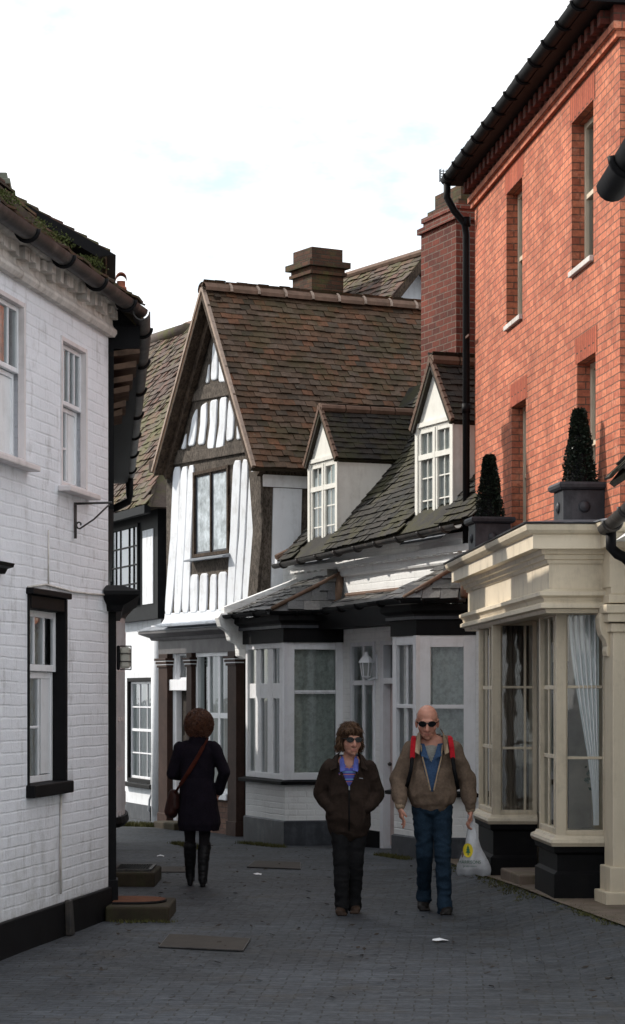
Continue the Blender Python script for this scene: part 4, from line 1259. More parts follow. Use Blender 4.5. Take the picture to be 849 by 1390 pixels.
# white carriage lantern by the door
lx = wallpt(511); lw_ = E.P + E.u * lx
la = thing('wall_lantern', 'small white carriage lantern on the cottage wall above the two walkers', 'lantern', (lw_.x, lw_.y, 0), E.ang)
zt = E.pix(508, 886)[1]
q = MB(); q.box(-.04, .04, -.02, 0, zt - .32, zt - .02); q.tube([(0, -.01, zt - .30), (0, -.10, zt - .33), (0, -.13, zt - .30)], .014, 8); q.build('bracket', M_['white'], la)
cyl = (0, -.13, 0)
q = MB(); q.lathe([(.02, zt - .31), (.05, zt - .30), (.055, zt - .285)], cyl, 6)
for k in range(6):
    t = 2 * math.pi * k / 6
    q.tube([(math.cos(t) * .052, -.13 + math.sin(t) * .052, zt - .285), (math.cos(t) * .075, -.13 + math.sin(t) * .075, zt - .12)], .007, 5)
q.build('cage', M_['white'], la)
MB().lathe([(.045, zt - .28), (.068, zt - .125)], cyl, 6).build('lantern_glass', paint('lantern_pane', (.35, .37, .36), .15, .1, 5, spec=.6), la)
MB().lathe([(.095, zt - .125), (.09, zt - .11), (.05, zt - .05), (.03, zt - .04), (.02, zt - .01), (.008, zt + .01)], cyl, 6).build('cap', M_['white'], la)
# =====================================================================  RED BRICK HOUSE AND ITS SHOP FRONT
G = Fr(645, 24.25, 82)
h7 = thing('red_brick_house', 'tall red brick house with deep window openings above a cream bow-windowed shop front', 'house', (G.P.x, G.P.y, 0), G.ang)
sE = (24.25 - 17.96) / abs(G.u.y)
wt = 7.2
H_ = []
for (pl, pr, pt, pb) in ((688, 709.5, 264, 443.5), (776.5, 806, 168, 370)):
    a, zt = G.pix(pl, pt); _, zb = G.pix(pl, pb); b = G.pix(pr, 500)[0]
    H_.append((a, b, zb, zt))
for (pl, pr, pt) in ((695, 714.5, 553), (784, 809, 494)):
    a, zt = G.pix(pl, pt); b = G.pix(pr, 500)[0]
    H_.append((a, b, 3.3, zt))
m = MB(); m.wall(0, sE, 2.6, wt, H_, depth=.125)
m.quad((0, 0, -.3), (0, 6, -.3), (0, 6, wt), (0, 0, wt)); m.quad((sE, 0, -.3), (sE, 6, -.3), (sE, 6, wt), (sE, 0, wt))
m.quad((0, 6, -.3), (sE, 6, -.3), (sE, 6, wt), (0, 6, wt))
m.build('wall', M_['red'], h7, recalc=False)
for (a, b, c, d) in H_:
    w = window(h7, I4, a, b, c, d, M_['cream'], fw=.055, y=.115, fd=.07, mid=.5, vb=(.5,), bw=.02, curtain=None, inner='dark', name='sash_window', glass='glass')
    MB().box(a - .0, b + .0, -.035, .115, c - .05, c + .0).build('sill', M_['corbel'], w, bevel=.006)
    q = MB(); q.wall(a - .06, b + .06, d + .002, d + .23, [], y=-.003); q.build('brick_arch', M_['solder'], w)
q = MB(); q.sweep([(0, .5), (0, 0), (sE, 0), (sE, .5)], [(0, 7.14), (.04, 7.14), (.04, 7.19), (.07, 7.20), (.07, 7.26), (0, 7.26)]); q.build('string_course', M_['red'], h7)
q = MB(); q.box(-.01, sE + .03, -.06, .3, 7.262, 7.46); k = .05
while k < sE:
    q.box(k, k + .11, -.14, -.06, 7.28, 7.39); k += .225
q.build('dentil_course', M_['corniceshade'], h7)
MB().box(-.1, sE + .1, -.27, .1, 7.40, 7.45).build('soffit', M_['black'], h7)
gutter(h7, [(-.10, -.30, 7.47), (sE + .15, -.30, 7.47)], .068, M_['black'], 12)
roof(h7, (-.15, -.31, 7.5), (1, 0, 0), (0, .86, .5), sE + .3, 3.6, M_['slate'], tw=.25, ex=.2)
MB().prism([(0, 0, wt), (0, 6, wt), (0, 3, 9.1)], (sE, 0, 0)).build('gable', M_['red'], h7)
dpx = -.06
q = MB(); q.tube([(-.05, -.30, 7.42), (-.05, -.30, 7.26), (-.055, -.22, 7.12), (dpx, -.10, 6.98), (dpx, -.085, 6.85), (dpx, -.085, -.1)], .040, 10)
for zz in (6.95, 4.9, 2.9): q.tube([(dpx, -.085, zz), (dpx, -.085, zz + .1)], .048, 10)
dpo = q.build('downpipe', M_['black'], h7, smooth=True)
q = MB(); q.box(dpx - .07, dpx + .22, -.1, -.075, 5.71, 5.735); q.build('bracket', M_['rust'], dpo)
q = MB()
for k in range(5): q.tube([(-.18, -.36, 7.47 + k * .028), (-.18, -.24, 7.47 + k * .028)], .005, 4); 
for k in range(4): q.tube([(-.18, -.36 + k * .04, 7.46), (-.18, -.36 + k * .04, 7.60)], .005, 4)
for k in range(5): q.tube([(-.18, -.36, 7.47 + k * .028), (-.08, -.36, 7.47 + k * .028)], .005, 4)
q.build('gutter_guard', M_['black'], h7)
MB().box(-.17, -.005, -.03, .25, -.3, 3.4).build('dark_gap_strip', M_['black'], h7)  # black strip standing for the dark gap between cottage and red house

# --- shop front: plan points
K_ = G.loc(1.93, 17.9); E_ = G.loc(1.635, 22.98)
Ke = Vector((sE - .02, -.02)); Ee = Vector((E_[0] - .02, .02))
plan = [(Ee.x, Ee.y), (E_.x, E_.y), (K_.x, K_.y), (K_.x + .52, -.02)]
# return face runs parallel to the picture: towards the wall
kr = G.loc(1.93 + .6, 17.9); plan[3] = (kr.x, kr.y)
q = MB(); q.sweep(plan, [(-.25, 2.50), (.0, 2.50), (.015, 2.52), (.015, 2.97), (-.25, 2.97)]); sf = q.build('shop_front', M_['cream'], h7)
q = MB(); q.sweep(plan, [(-.1, 2.46), (.04, 2.46), (.05, 2.49), (.09, 2.50), (.09, 2.53), (.06, 2.55), (.07, 2.58), (.10, 2.60), (.10, 2.63), (.03, 2.655), (-.1, 2.655)]); q.build('lower_moulding', M_['cream'], sf)
q = MB(); q.sweep(plan, [(-.1, 2.86), (.03, 2.86), (.035, 2.89), (.055, 2.895), (.06, 2.93), (.085, 2.935), (.09, 2.972), (.17, 2.972), (.17, 3.085), (.20, 3.095), (.225, 3.12), (.235, 3.15), (.235, 3.165), (-.1, 3.20)]); q.build('cornice', M_['cream'], sf)
q = MB(); q.sweep(plan, [(-.1, 3.205), (.25, 3.168), (.255, 3.178), (-.1, 3.225)]); q.build('lead_edge', M_['dgrey'], sf, wob=.008)
top = [Vector((p[0], p[1], 3.18)) for p in plan]
q = MB(); q.prism([(plan[0][0], .12, 3.17), (plan[1][0], plan[1][1], 3.17), (plan[2][0], plan[2][1], 3.17), (sE, plan[3][1] + .1, 3.17), (sE, .12, 3.17)], (0, 0, .03)); q.build('flat_roof', M_['lead'], sf)
q = MB(); q.prism([(plan[0][0], .12, 2.50), (plan[1][0], plan[1][1], 2.50), (plan[2][0], plan[2][1], 2.50), (sE, plan[3][1] + .1, 2.50), (sE, .12, 2.50)], (0, 0, .02)); q.build('soffit', M_['cream'], sf)
# break-forward over the end pilaster
pz = [(sE - .24, .02), (sE - .24, -.16), (sE + .3, -.16), (sE + .3, .3)]
q = MB(); q.sweep(pz, [(-.05, 2.66), (.0, 2.66), (.0, 2.97), (.05, 2.975), (.05, 3.09), (.08, 3.10), (.10, 3.13), (.11, 3.17), (-.05, 3.21)]); q.build('cornice_block', M_['cream'], sf)
q = MB(); q.sweep(pz, [(-.05, 3.206), (.12, 3.175), (.125, 3.186), (-.05, 3.225)]); q.build('lead_edge', M_['lead'], sf, wob=.008)
q = MB(); q.box(sE - .0, sE + .28, -.13, .1, -.3, 2.30); q.box(sE - .03, sE + .31, -.16, .1, -.3, .42); q.box(sE - .06, sE + .34, -.20, .1, -.3, .22)
for zz, e in ((2.30, .02), (2.38, .05), (2.45, .07), (2.53, .04), (2.6, .02)): q.box(sE - .0 - e, sE + .28 + e, -.13 - e, .1, zz, zz + .07)
q.build('pilaster', M_['cream'], sf, bevel=.008)
q = MB(); q.prism([(sE + .03, y, z) for y, z in ((-.128, 2.10), (-.15, 2.11), (-.16, 2.15), (-.148, 2.19), (-.165, 2.24), (-.195, 2.28), (-.21, 2.34), (-.215, 2.42), (-.20, 2.46), (-.128, 2.46))], (.14, 0, 0)); q.build('scroll_bracket', M_['cream'], sf, bevel=.008)


def bow(C, Lp, Rp, zg, zs, zt, front_v, name='bow_window', drape=None, inner='dark', rv=(), label=None):
    path = [(Lp[0], .02), (Lp[0], Lp[1]), (C[0], C[1]), (Rp[0], Rp[1])]
    q = MB(); q.sweep(path, [(-.25, zg - .3), (0.03, zg - .3), (0.03, zg + .22), (.0, zg + .245), (.0, zs - .16), (.03, zs - .14), (.035, zs - .09), (-.25, zs - .09)])
    b = q.build('stall_base', M_['black'], sf); b.name = name
    q = MB(); q.sweep(path, [(-.2, zs - .09), (.05, zs - .09), (.065, zs - .06), (.06, zs - .035), (.03, zs - .02), (.02, zs), (-.2, zs)]); q.build('sill', M_['cream'], b)
    M1, l1 = facet(path[1], path[2]); M2, l2 = facet(path[2], path[3])
    window(b, M1, 0, l1 - .02, zs, zt, M_['cream'], fw=.05, y=.0, fd=.09, vb=front_v, hb=(.335, .665), bw=.035, bd=.02, inner=None, curtain=None, name='front_light', glass='glass_s')
    window(b, M2, .02, l2, zs, zt, M_['cream'], fw=.042, y=.0, fd=.09, vb=rv, hb=(.335, .665), bw=.024, bd=.02, inner=None, curtain=None, name='side_light', glass='glass_s')
    q = MB(M1); q.box(l1 - .03, l1 + .018, -.012, .07, zs, zt); q.build('corner_post', M_['cream'], b)
    # dim room behind
    q = MB(); q.quad((Lp[0], .35, zs), (Rp[0] + .3, .35, zs), (Rp[0] + .3, .35, zt), (Lp[0], .35, zt)); q.quad((Lp[0], -.05, zs + .01), (Rp[0], -.0, zs + .01), (Rp[0] + .3, .35, zs + .01), (Lp[0], .35, zs + .01))
    q.quad((Lp[0] + .02, .35, zs), (Lp[0] + .02, -.15, zs), (Lp[0] + .02, -.15, zt), (Lp[0] + .02, .35, zt))
    q.build('interior', M_[inner], b, recalc=False)
    return b, M1, l1, M2, l2


Ca = G.locp(670, 21.0); La = G.locp(650, 22.06); Ra = G.loc(Vector(((670 - CX) / F * 21.0, 21.0))[0] + .47, 21.0)
b1, M1, l1, M2, l2 = bow(Ca, La, (Ra[0], min(-.02, Ra[1])), .03, .66, 2.50, (.28, .55, .82), inner='brint', rv=(.78,))
q = MB(M2)
n = 26
for i in range(n + 1):
    xx = .05 + (l2 * .6) * i / n + .05
    yy = .12 + .02 * math.sin(i * 1.3)
    q.v += [M2 @ Vector((xx, yy, .68)), M2 @ Vector((xx, yy, 2.5))]
    if i: q.f.append((2 * i - 2, 2 * i, 2 * i + 1, 2 * i - 1))
q.build('curtain', paint('brown_curtain', (.15, .115, .095), .95, .15, 2, .1), b1, smooth=True, recalc=False)
Cb = G.locp(757, 18.2); Lb = G.locp(732, 19.1); Rb = G.loc(2.017 + .42, 18.2)
b2_, M1, l1, M2, l2 = bow(Cb, Lb, (Rb[0], Rb[1]), .10, .64, 2.50, (.32, .66), inner='brint')
# tied white curtain hanging behind the side light
q = MB(M2); n, mz = 30, 24
for j in range(mz + 1):
    zz = .72 + (2.48 - .72) * j / mz
    v = j / mz
    xl_ = .10 + (l2 - .16) * (1 - sm(.0, 1, v)) * .78
    xr_ = l2 - .07
    for i in range(n + 1):
        xx = xl_ + (xr_ - xl_) * i / n
        q.v.append(M2 @ Vector((xx, .045 + .018 * math.sin(i * 1.15) * (.5 + .5 * v), zz)))
for j in range(mz):
    for i in range(n):
        a = j * (n + 1) + i
        q.f.append((a, a + 1, a + n + 2, a + n + 1))
q.build('curtain', M_['sheer'], b2_, smooth=True, recalc=False)
q = MB(M2)
for k in range(14):
    c = Vector((l2 - .13 + random.uniform(-.05, .05), .09, 1.12 + random.uniform(-.09, .09)))
    d = Vector((random.uniform(-1, 1), random.uniform(-.3, .3), random.uniform(-.5, .8))).normalized() * .05
    e = d.cross(Vector((0, 1, 0))).normalized() * .014
    q.poly([c, c + d * .5 + e, c + d, c + d * .5 - e])
q.build('pot_plant', paint('dark_leaf_green', (.03, .07, .025), .6, .3), b2_, recalc=False)
# recessed shop wall and door step between the bows
MB().box(0, sE - .3, .05, .1, -.3, 2.5).build('shop_wall', M_['cream'], sf)
ra = Lb[0]
dr = MB(); dr.box(Ra[0] + .05, Lb[0] - .05, .0, .05, .05, 2.1); dro = dr.build('door', M_['brown'], sf, bevel=.01)
q = MB(); q.box(Ra[0] + .15, Lb[0] - .15, -.012, .0, .9, 1.9); q.build('pane', M_['glass'], dro)
# step between the bows
w = G.P + G.u * ((Ra[0] + Lb[0]) / 2) + G.n * .28
so = MB().box(-.42, .42, -.2, .2, -.2, .11).build('doorstep', M_['paving'], None, bevel=.015, wob=.012)
so.location = (w.x, w.y, ground(w.x, w.y)); so.rotation_euler = (0, 0, G.ang)
tag(so, 'worn reddish stone step between the two bow windows of the red brick house', 'step')

# --- planters and clipped cones
leafm = NT('glossy_box_leaf')
gl_ = leafm.n('NewGeometry').outputs['Random Per Island']
MLEAF = leafm.out(leafm.ramp(gl_, [(.0, (.006, .010, .007)), (.5, (.014, .022, .014)), (.9, (.03, .045, .028))]), .38, None, .5)


def planter(px, Z, zb, name_l, cone_l, hgt=.37, ch=.66, half=.2):
    X = (px - CX) / F * Z
    p = thing('planter', name_l, 'planter', (X, Z, zb), G.ang, 'lead planters on the shop cornice')
    q = MB(); a = half
    q.prism([(-a + .02, -a + .02, 0), (a - .02, -a + .02, 0), (a - .02, a - .02, 0), (-a + .02, a - .02, 0)], (0, 0, hgt - .06))
    q.build('box', M_['planter'], p, bevel=.008)
    q = MB(); q.sweep([(-a, a), (-a, -a), (a, -a), (a, a), (-a + .001, a)], [(-.06, hgt - .06), (.0, hgt - .06), (.018, hgt - .045), (.022, hgt - .02), (.012, hgt), (-.06, hgt)]); q.build('rim', M_['planter'], p)
    for sx, sy in ((0, -1), (-1, 0), (1, 0)):
        q = MB(); rr = [(.0, 0), (.045, 0), (.05, .008), (.035, .014), (.02, .022), (0, .024)]
        Mx = Matrix.Translation((sx * (a - .02), sy * (a - .02), hgt * .45)) @ (Matrix.Rotation(R(90), 4, 'X') if sy else Matrix.Rotation(R(90) * sx, 4, 'Y'))
        q = MB(Mx); q.lathe(rr, (0, 0, 0), 16); q.build('rosette', M_['planter'], p, smooth=True)
    q = MB(); q.box(-a + .03, a - .03, -a + .03, a - .03, hgt - .08, hgt - .03); q.build('soil', paint('dark_soil', (.02, .015, .01), .95, .3, 20, .8, 40) if 'dark_soil' not in bpy.data.materials else bpy.data.materials['dark_soil'], p)
    t = thing('topiary_cone', cone_l, 'topiary', (X, Z, zb + hgt - .03), 0, 'clipped topiary cones')
    MB().tube([(0, 0, -.02), (0, 0, ch * .95)], [.03, .012], 8).build('trunk', M_['soffit'], t)
    q = MB()
    for i in range(5200):
        v = random.random() ** .8
        zz = .0 + v * ch
        rad = .14 * (1 - v) + .04 * v
        if v > .97: rad *= random.random()
        th = random.uniform(0, 2 * math.pi)
        rad *= random.uniform(.74, 1.10) * (1 + .07 * math.sin(th * 3 + zz * 20))
        c = Vector((math.cos(th) * rad, math.sin(th) * rad, zz))
        d = (Vector((math.cos(th), math.sin(th), random.uniform(-.3, .9))) + Vector((random.uniform(-.7, .7), random.uniform(-.7, .7), random.uniform(-.5, .5)))).normalized()
        sd = d.cross(Vector((random.random(), random.random(), random.random()))).normalized()
        L = random.uniform(.016, .03); w_ = L * .36
        q.poly([c, c + d * L * .5 + sd * w_, c + d * L, c + d * L * .5 - sd * w_])
    q.build('crown', MLEAF, t, recalc=False)
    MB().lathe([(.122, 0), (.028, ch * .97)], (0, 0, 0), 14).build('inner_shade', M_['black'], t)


planter(787, 18.62, 3.205, 'square lead planter with rosettes, on the shop cornice nearer the camera', 'tall dark clipped cone in the nearer planter on the shop cornice')
planter(665, 22.05, 3.19, 'square lead planter at the far end of the cream shop cornice', 'dark clipped cone in the far planter beside the black drainpipe')

# =====================================================================  RIGHT EDGE: LOW NEIGHBOUR AND NEAR HOUSE
N0 = Vector((2.62, 17.7))
h8 = thing('low_house', 'low house at the right edge with mossy stone eaves, grey gutter and bent downpipe', 'house', (0, 0, 0))
m = MB(); m.box(2.62, 6.5, 12.3, 17.75, -.3, 3.0); m.prism([(2.4, 12.3, 3.02), (6.5, 12.3, 3.02), (6.5, 12.3, 6.2)], (0, 5.4, 0)); m.build('wall', M_['cwhite'], h8)
def wpt(px, py, Z): return W(px, py, Z)
e0 = wpt(826, 655, 17.2); e1 = e0 + Vector((.02, -4.6, 0))
roof(h8, e1, (e0 - e1), Vector((.62, 0, .78)), (e0 - e1).length, 2.6, M_['stile'], tw=.24, ex=.15, th=.02, jit=1.2)
g0_ = wpt(822, 716, 17.1); g1_ = g0_ + Vector((.06, -4.6, .25))
gutter(h8, [g1_, g0_], .062, M_['iron'], 6)
q = MB(); d0_ = wpt(830, 722, 17.0)
q.tube([d0_, d0_ + Vector((0, 0, -.12)), d0_ + Vector((.05, -.0, -.17)), wpt(849, 757, 17.0), wpt(872, 782, 17.0), wpt(872, 1200, 17.0)], .042, 10); q.build('downpipe', M_['black'], h8, smooth=True)
h9 = thing('near_house', 'nearest house at the right edge, only the black gutter end of its eaves showing', 'house', (0, 0, 0))
ge = wpt(812, 252, 8.4); gd = Vector((.05, -1, .02))
m = MB(); m.box(1.45, 5.2, .2, 8.2, -.3, 3.62); m.prism([(1.45, .2, 3.62), (5.2, .2, 3.62), (3.3, .2, 5.4)], (0, 8.0, 0)); m.build('wall', M_['cwhite'], h9)
gx = ge.x + .055; gz = ge.z
gutter(h9, [(gx, 8.4, gz), (gx + .1, .2, gz + .03)], .062, M_['black'], 9)
roof(h9, (gx + .06, 8.3, gz + .05), (0, -1, 0), (.8, 0, .6), 8, 2.4, M_['mtile'], tw=.17, ex=.11)
MB().box(gx + .06, 1.5, .2, 8.2, gz - .06, gz + .0).build('soffit', M_['white'], h9)

# =====================================================================  STREET THINGS
def on_ground(px, py, dz=0.0):
    Z = 1.8 * F / (py - HY)
    for _ in range(4):
        X = (px - CX) / F * Z
        Z = (1.8 - ground(X, Z) - dz) * F / (py - HY)
    X = (px - CX) / F * Z
    return Vector((X, Z, ground(X, Z)))


# two doorsteps on the left with their mats
def lstep(px0, px1, Zc, hgt, dep, label, nm):
    X0, X1 = (px0 - CX) / F * (Zc - dep / 2), (px1 - CX) / F * (Zc - dep / 2)
    o = MB().box(X0 - .02, X1, -dep / 2, dep / 2, -.15, hgt).build('doorstep', M_['stone'], None, bevel=.018, wob=.012)
    o.location = (0, Zc, ground(X1, Zc)); tag(o, label, 'step')
    return X0, X1, ground(X1, Zc)
X0, X1, gz_ = lstep(146, 230, 17.95, .115, .85, 'mossy stone doorstep under a rust brown mat beside the white brick house', 0)
m1 = MB(); pts = []
for k in range(13):
    t = -math.pi / 2 + math.pi * k / 12
    pts.append((X1 - .30 + math.cos(t) * .24, math.sin(t) * .26))
pts = [(X0 + .02, -.26)] + pts + [(X0 + .02, .26)]
m1.prism([(x, y, 0) for x, y in pts], (0, 0, .02))
mt = thing('doormat', 'rust brown half-round doormat with a black edge on the nearer stone step', 'doormat', (0, 17.98, gz_ + .117))
m1.build('pile', paint('coir_rust', (.12, .045, .022), .95, .35, 20, .8, 90), mt)
m2 = MB(); m2.tube([(x, y, .008) for x, y in pts], .012, 6); m2.build('edging', M_['black'], mt)
X0b, X1b, gzb = lstep(150, 210, 21.15, .13, .9, 'mossy stone doorstep under a black metal grating on the left', 1)
gt = thing('door_grating', 'black ribbed metal boot grating lying on the farther stone step', 'grating', (0, 21.15, gzb + .132))
q = MB(); q.box(X0b, X1b - .04, -.33, -.30, 0, .022); q.box(X0b, X1b - .04, .30, .33, 0, .022); q.box(X1b - .07, X1b - .04, -.30, .30, 0, .022); q.box(X0b, X0b + .03, -.3, .3, 0, .022); q.build('frame', M_['iron'], gt)
q = MB(); k = X0b + .035
while k < X1b - .08:
    q.box(k, k + .010, -.30, .30, .002, .018); k += .024
q.build('bar', M_['black'], gt)

# covers in the paving
def cover(pxs, label, mat='cover'):
    P = [on_ground(*p) for p in pxs]
    c = sum(P, Vector()) / 4
    t = thing('manhole_cover', label, 'manhole cover', c)
    q = MB(); q.poly([p - c + Vector((0, 0, .012)) for p in P]); q.build('plate', M_[mat], t)
    q = MB(); q.tube([p - c + Vector((0, 0, .006)) for p in P + [P[0]]], .007, 6); q.build('frame', M_['iron'], t)
cover([(216, 1287), (330, 1292), (340, 1276), (230, 1270)], 'brown rectangular inspection cover in the setts near the bottom left')
cover([(336, 1178), (408, 1181), (408, 1172), (346, 1170)], 'reddish cover plate set in the paving in front of the cottage bay')
cover([(178, 1185), (252, 1185), (252, 1178), (182, 1178)], 'brown cover plate in the paving beside the farther doorstep')

sc_m = paint('white_paper', (.75, .76, .78), .6, .05, 8)
for px, py, w_, lab in ((597, 1279, .13, 'flattened white scrap of litter on the setts in front of the walking couple'), (350, 1189, .09, 'small white scrap on the paving in front of the cottage bay'), (218, 1164, .09, 'small white scrap on the paving left of the woman in the dark coat')):
    p = on_ground(px, py)
    q = MB(); n = 10
    ring = [(math.cos(2 * math.pi * k / n) * w_ * .5 * random.uniform(.75, 1.1), math.sin(2 * math.pi * k / n) * w_ * .45 * random.uniform(.75, 1.1), random.uniform(.008, .022)) for k in range(n)]
    q.v = [Vector(r) for r in ring] + [Vector((0, 0, .03))]
    q.f = [(k, (k + 1) % n, n) for k in range(n)]
    o = q.build('litter_scrap', sc_m, None, recalc=False); o.location = p; tag(o, lab, 'litter')

# fallen leaves and moss tufts: nobody would count them
q = MB()
for i in range(620):
    Y = random.uniform(13, 28); X = random.uniform(-1.6, 2.3)
    if random.random() < .45: X = random.choice([-1.45 - .0 * Y, 1.5 + random.uniform(-.4, .4), -.2 + random.uniform(-.6, .6)]) + random.uniform(-.15, .15)
    c = Vector((X, Y, ground(X, Y) + .012)); s_ = random.uniform(.008, .034)
    a = random.uniform(0, 6.28); d = Vector((math.cos(a), math.sin(a), random.uniform(-.1, .3))) * s_; e = Vector((-math.sin(a), math.cos(a), random.uniform(0, .3))) * s_ * .55
    q.poly([c - d, c + e, c + d, c - e])
o = q.build('leaf_litter', paint('brown_leaf_bits', (.028, .02, .014), .9, .5, 6), None, recalc=False); o['kind'] = 'stuff'
MG = paint('moss_and_weeds', (.075, .075, .024), .95, .5, 9, .6, 40)
q = MB()
def tuft(X, Y, n, r, hh):
    for k in range(n):
        a = random.uniform(0, 6.28); rr = r * math.sqrt(random.random())
        x, y = X + math.cos(a) * rr, Y + math.sin(a) * rr
        c = Vector((x, y, ground(x, y) + .0)); b = random.uniform(0, 6.28)
        w_ = Vector((math.cos(b), math.sin(b), 0)) * .006
        tip = c + Vector((random.uniform(-.02, .02), random.uniform(-.02, .02), random.uniform(.4, 1) * hh))
        q.poly([c - w_, c + w_, tip])
for k in range(60):
    t = k / 59
    X, Y = (1.80 - t * .35, 18.4 + t * 4.5)
    tuft(X + random.uniform(-.05, .1), Y, 20, .09, .025)
for k in range(60): tuft(2.02 + k * .0075 + random.uniform(-.05, .12), 17.7 - k * .05 + random.uniform(-.1, .1), 26, .09, .022)
for k in range(36): tuft(-1.3 - .45 * k / 36 + random.uniform(-.04, .04), 26.0 + k * .06, 30, .1, .05)
for k in range(40): tuft(-2.9 + k * .02, 32.9 - k * .012, 40, .14, .09)
for k in range(30): tuft(-.9 + k * .018 + random.uniform(-.03, .03), 28.2 - k * .055, 26, .09, .05)
for k in range(24): tuft(.75 + k * .012, 24.75 - k * .03, 24, .08, .05)
for k in range(14): tuft(-1.15 + random.uniform(-.5, .05), 17.45 + random.uniform(-.05, .05), 14, .06, .03)
o = q.build('weeds', MG, None, recalc=False); o['kind'] = 'stuff'
# =====================================================================  PEOPLE
def cap(mb, p0, p1, r0, r1, n=14, xd=(1, 0, 0)):
    """tapered elliptical limb segment with rounded ends; r = (across, fore-aft) or a number"""
    p0, p1 = Vector(p0), Vector(p1)
    a0, b0 = r0 if isinstance(r0, tuple) else (r0, r0)
    a1, b1 = r1 if isinstance(r1, tuple) else (r1, r1)
    d = (p1 - p0); L = d.length; d.normalize()
    e1 = Vector(xd) - d * d.dot(Vector(xd))
    if e1.length < .05: e1 = Vector((0, 1, 0)) - d * d.y
    e1.normalize(); e2 = d.cross(e1).normalized()
    rings = []
    for k in range(1, 4):
        t = math.pi / 2 * (1 - k / 3.0)
        rings.append((p0 - d * (math.sin(t) * min(a0, b0)), a0 * math.cos(t), b0 * math.cos(t)))
    for k in range(1, 4): rings.append((p0.lerp(p1, k / 4), a0 + (a1 - a0) * k / 4, b0 + (b1 - b0) * k / 4))
    for k in range(0, 3):
        t = math.pi / 2 * (k / 3.0)
        rings.append((p1 + d * (math.sin(t) * min(a1, b1)), a1 * math.cos(t), b1 * math.cos(t)))
    vs, fs = [], []
    for c, a, b in rings:
        for k in range(n):
            t = 2 * math.pi * k / n
            vs.append(c + e1 * (math.cos(t) * a) + e2 * (math.sin(t) * b))
    for i in range(len(rings) - 1):
        for k in range(n):
            k2 = (k + 1) % n
            fs.append((i * n + k, i * n + k2, (i + 1) * n + k2, (i + 1) * n + k))
    fs.append(tuple(range(n - 1, -1, -1))); fs.append(tuple((len(rings) - 1) * n + k for k in range(n)))
    mb.add(vs, fs)


def ell(mb, c, r, M=None, n=16):
    c = Vector(c); vs, fs = [], []
    m = n // 2
    for i in range(m + 1):
        ph = -math.pi / 2 + math.pi * i / m
        ph = max(-1.5, min(1.5, ph))
        for k in range(n):
            t = 2 * math.pi * k / n
            p = Vector((math.cos(ph) * math.cos(t) * r[0], math.cos(ph) * math.sin(t) * r[1], math.sin(ph) * r[2]))
            vs.append(c + (M @ p if M is not None else p))
    for i in range(m):
        for k in range(n):
            k2 = (k + 1) % n
            fs.append((i * n + k, i * n + k2, (i + 1) * n + k2, (i + 1) * n + k))
    fs.append(tuple(range(n - 1, -1, -1))); fs.append(tuple(m * n + k for k in range(n)))
    mb.add(vs, fs)


def organic(mb, name, mat, parent, voxel=.008, it=4, fold=0.0, fs=(9, 9, 9), cut=None, post=None):
    mb2 = MB(); mb2.v, mb2.f = mb.v, mb.f
    o = mb2.build('tmp_' + name, mat)
    r = o.modifiers.new('r', 'REMESH'); r.mode = 'VOXEL'; r.voxel_size = voxel
    if it:
        s = o.modifiers.new('s', 'SMOOTH'); s.factor = .5; s.iterations = it
    bpy.context.view_layer.update()
    dg = bpy.context.evaluated_depsgraph_get()
    me = bpy.data.meshes.new_from_object(o.evaluated_get(dg))
    bpy.data.objects.remove(o)
    me.name = name
    bm = bmesh.new(); bm.from_mesh(me); bm.normal_update()
    if fold:
        ds = []
        for v in bm.verts:
            p = v.co
            q = Vector((p.x * fs[0], p.y * fs[1], p.z * fs[2]))
            a = noise.noise(q) + .5 * noise.noise(q * 2.1 + Vector((5, 2, 1)))
            a = 1 - abs(a) * 2.2 if fold > 0 else a
            ds.append(v.normal * (abs(fold) * a))
        for v, d in zip(bm.verts, ds): v.co += d
    if cut:
        bmesh.ops.delete(bm, geom=[f for f in bm.faces if cut(f.calc_center_median())], context='FACES')
    if post: post(bm)
    bm.to_mesh(me); bm.free()
    me.polygons.foreach_set('use_smooth', [True] * len(me.polygons))
    me.materials.clear(); me.materials.append(mat)
    ob = bpy.data.objects.new(name, me); col.objects.link(ob); ob.parent = parent
    return ob


def skinmat(name, c, lip=(.30, .10, .085)):
    t = NT(name)
    n = t.noise(14, 5, .65)
    cc = t.ramp(n, [(.3, tuple(x * .8 for x in c)), (.7, tuple(min(1, x * 1.15) for x in c))])
    at = t.n('Attribute'); at.attribute_name = 'tone'
    cc = t.mix(at.outputs['Fac'], cc, lip)
    t.b.inputs['Subsurface Weight'].default_value = .12
    t.b.inputs['Subsurface Radius'].default_value = (.02, .008, .005)
    t.b.inputs['Subsurface Scale'].default_value = .3
    return t.out(cc, .5, t.bump(n, .2, .002), .35)


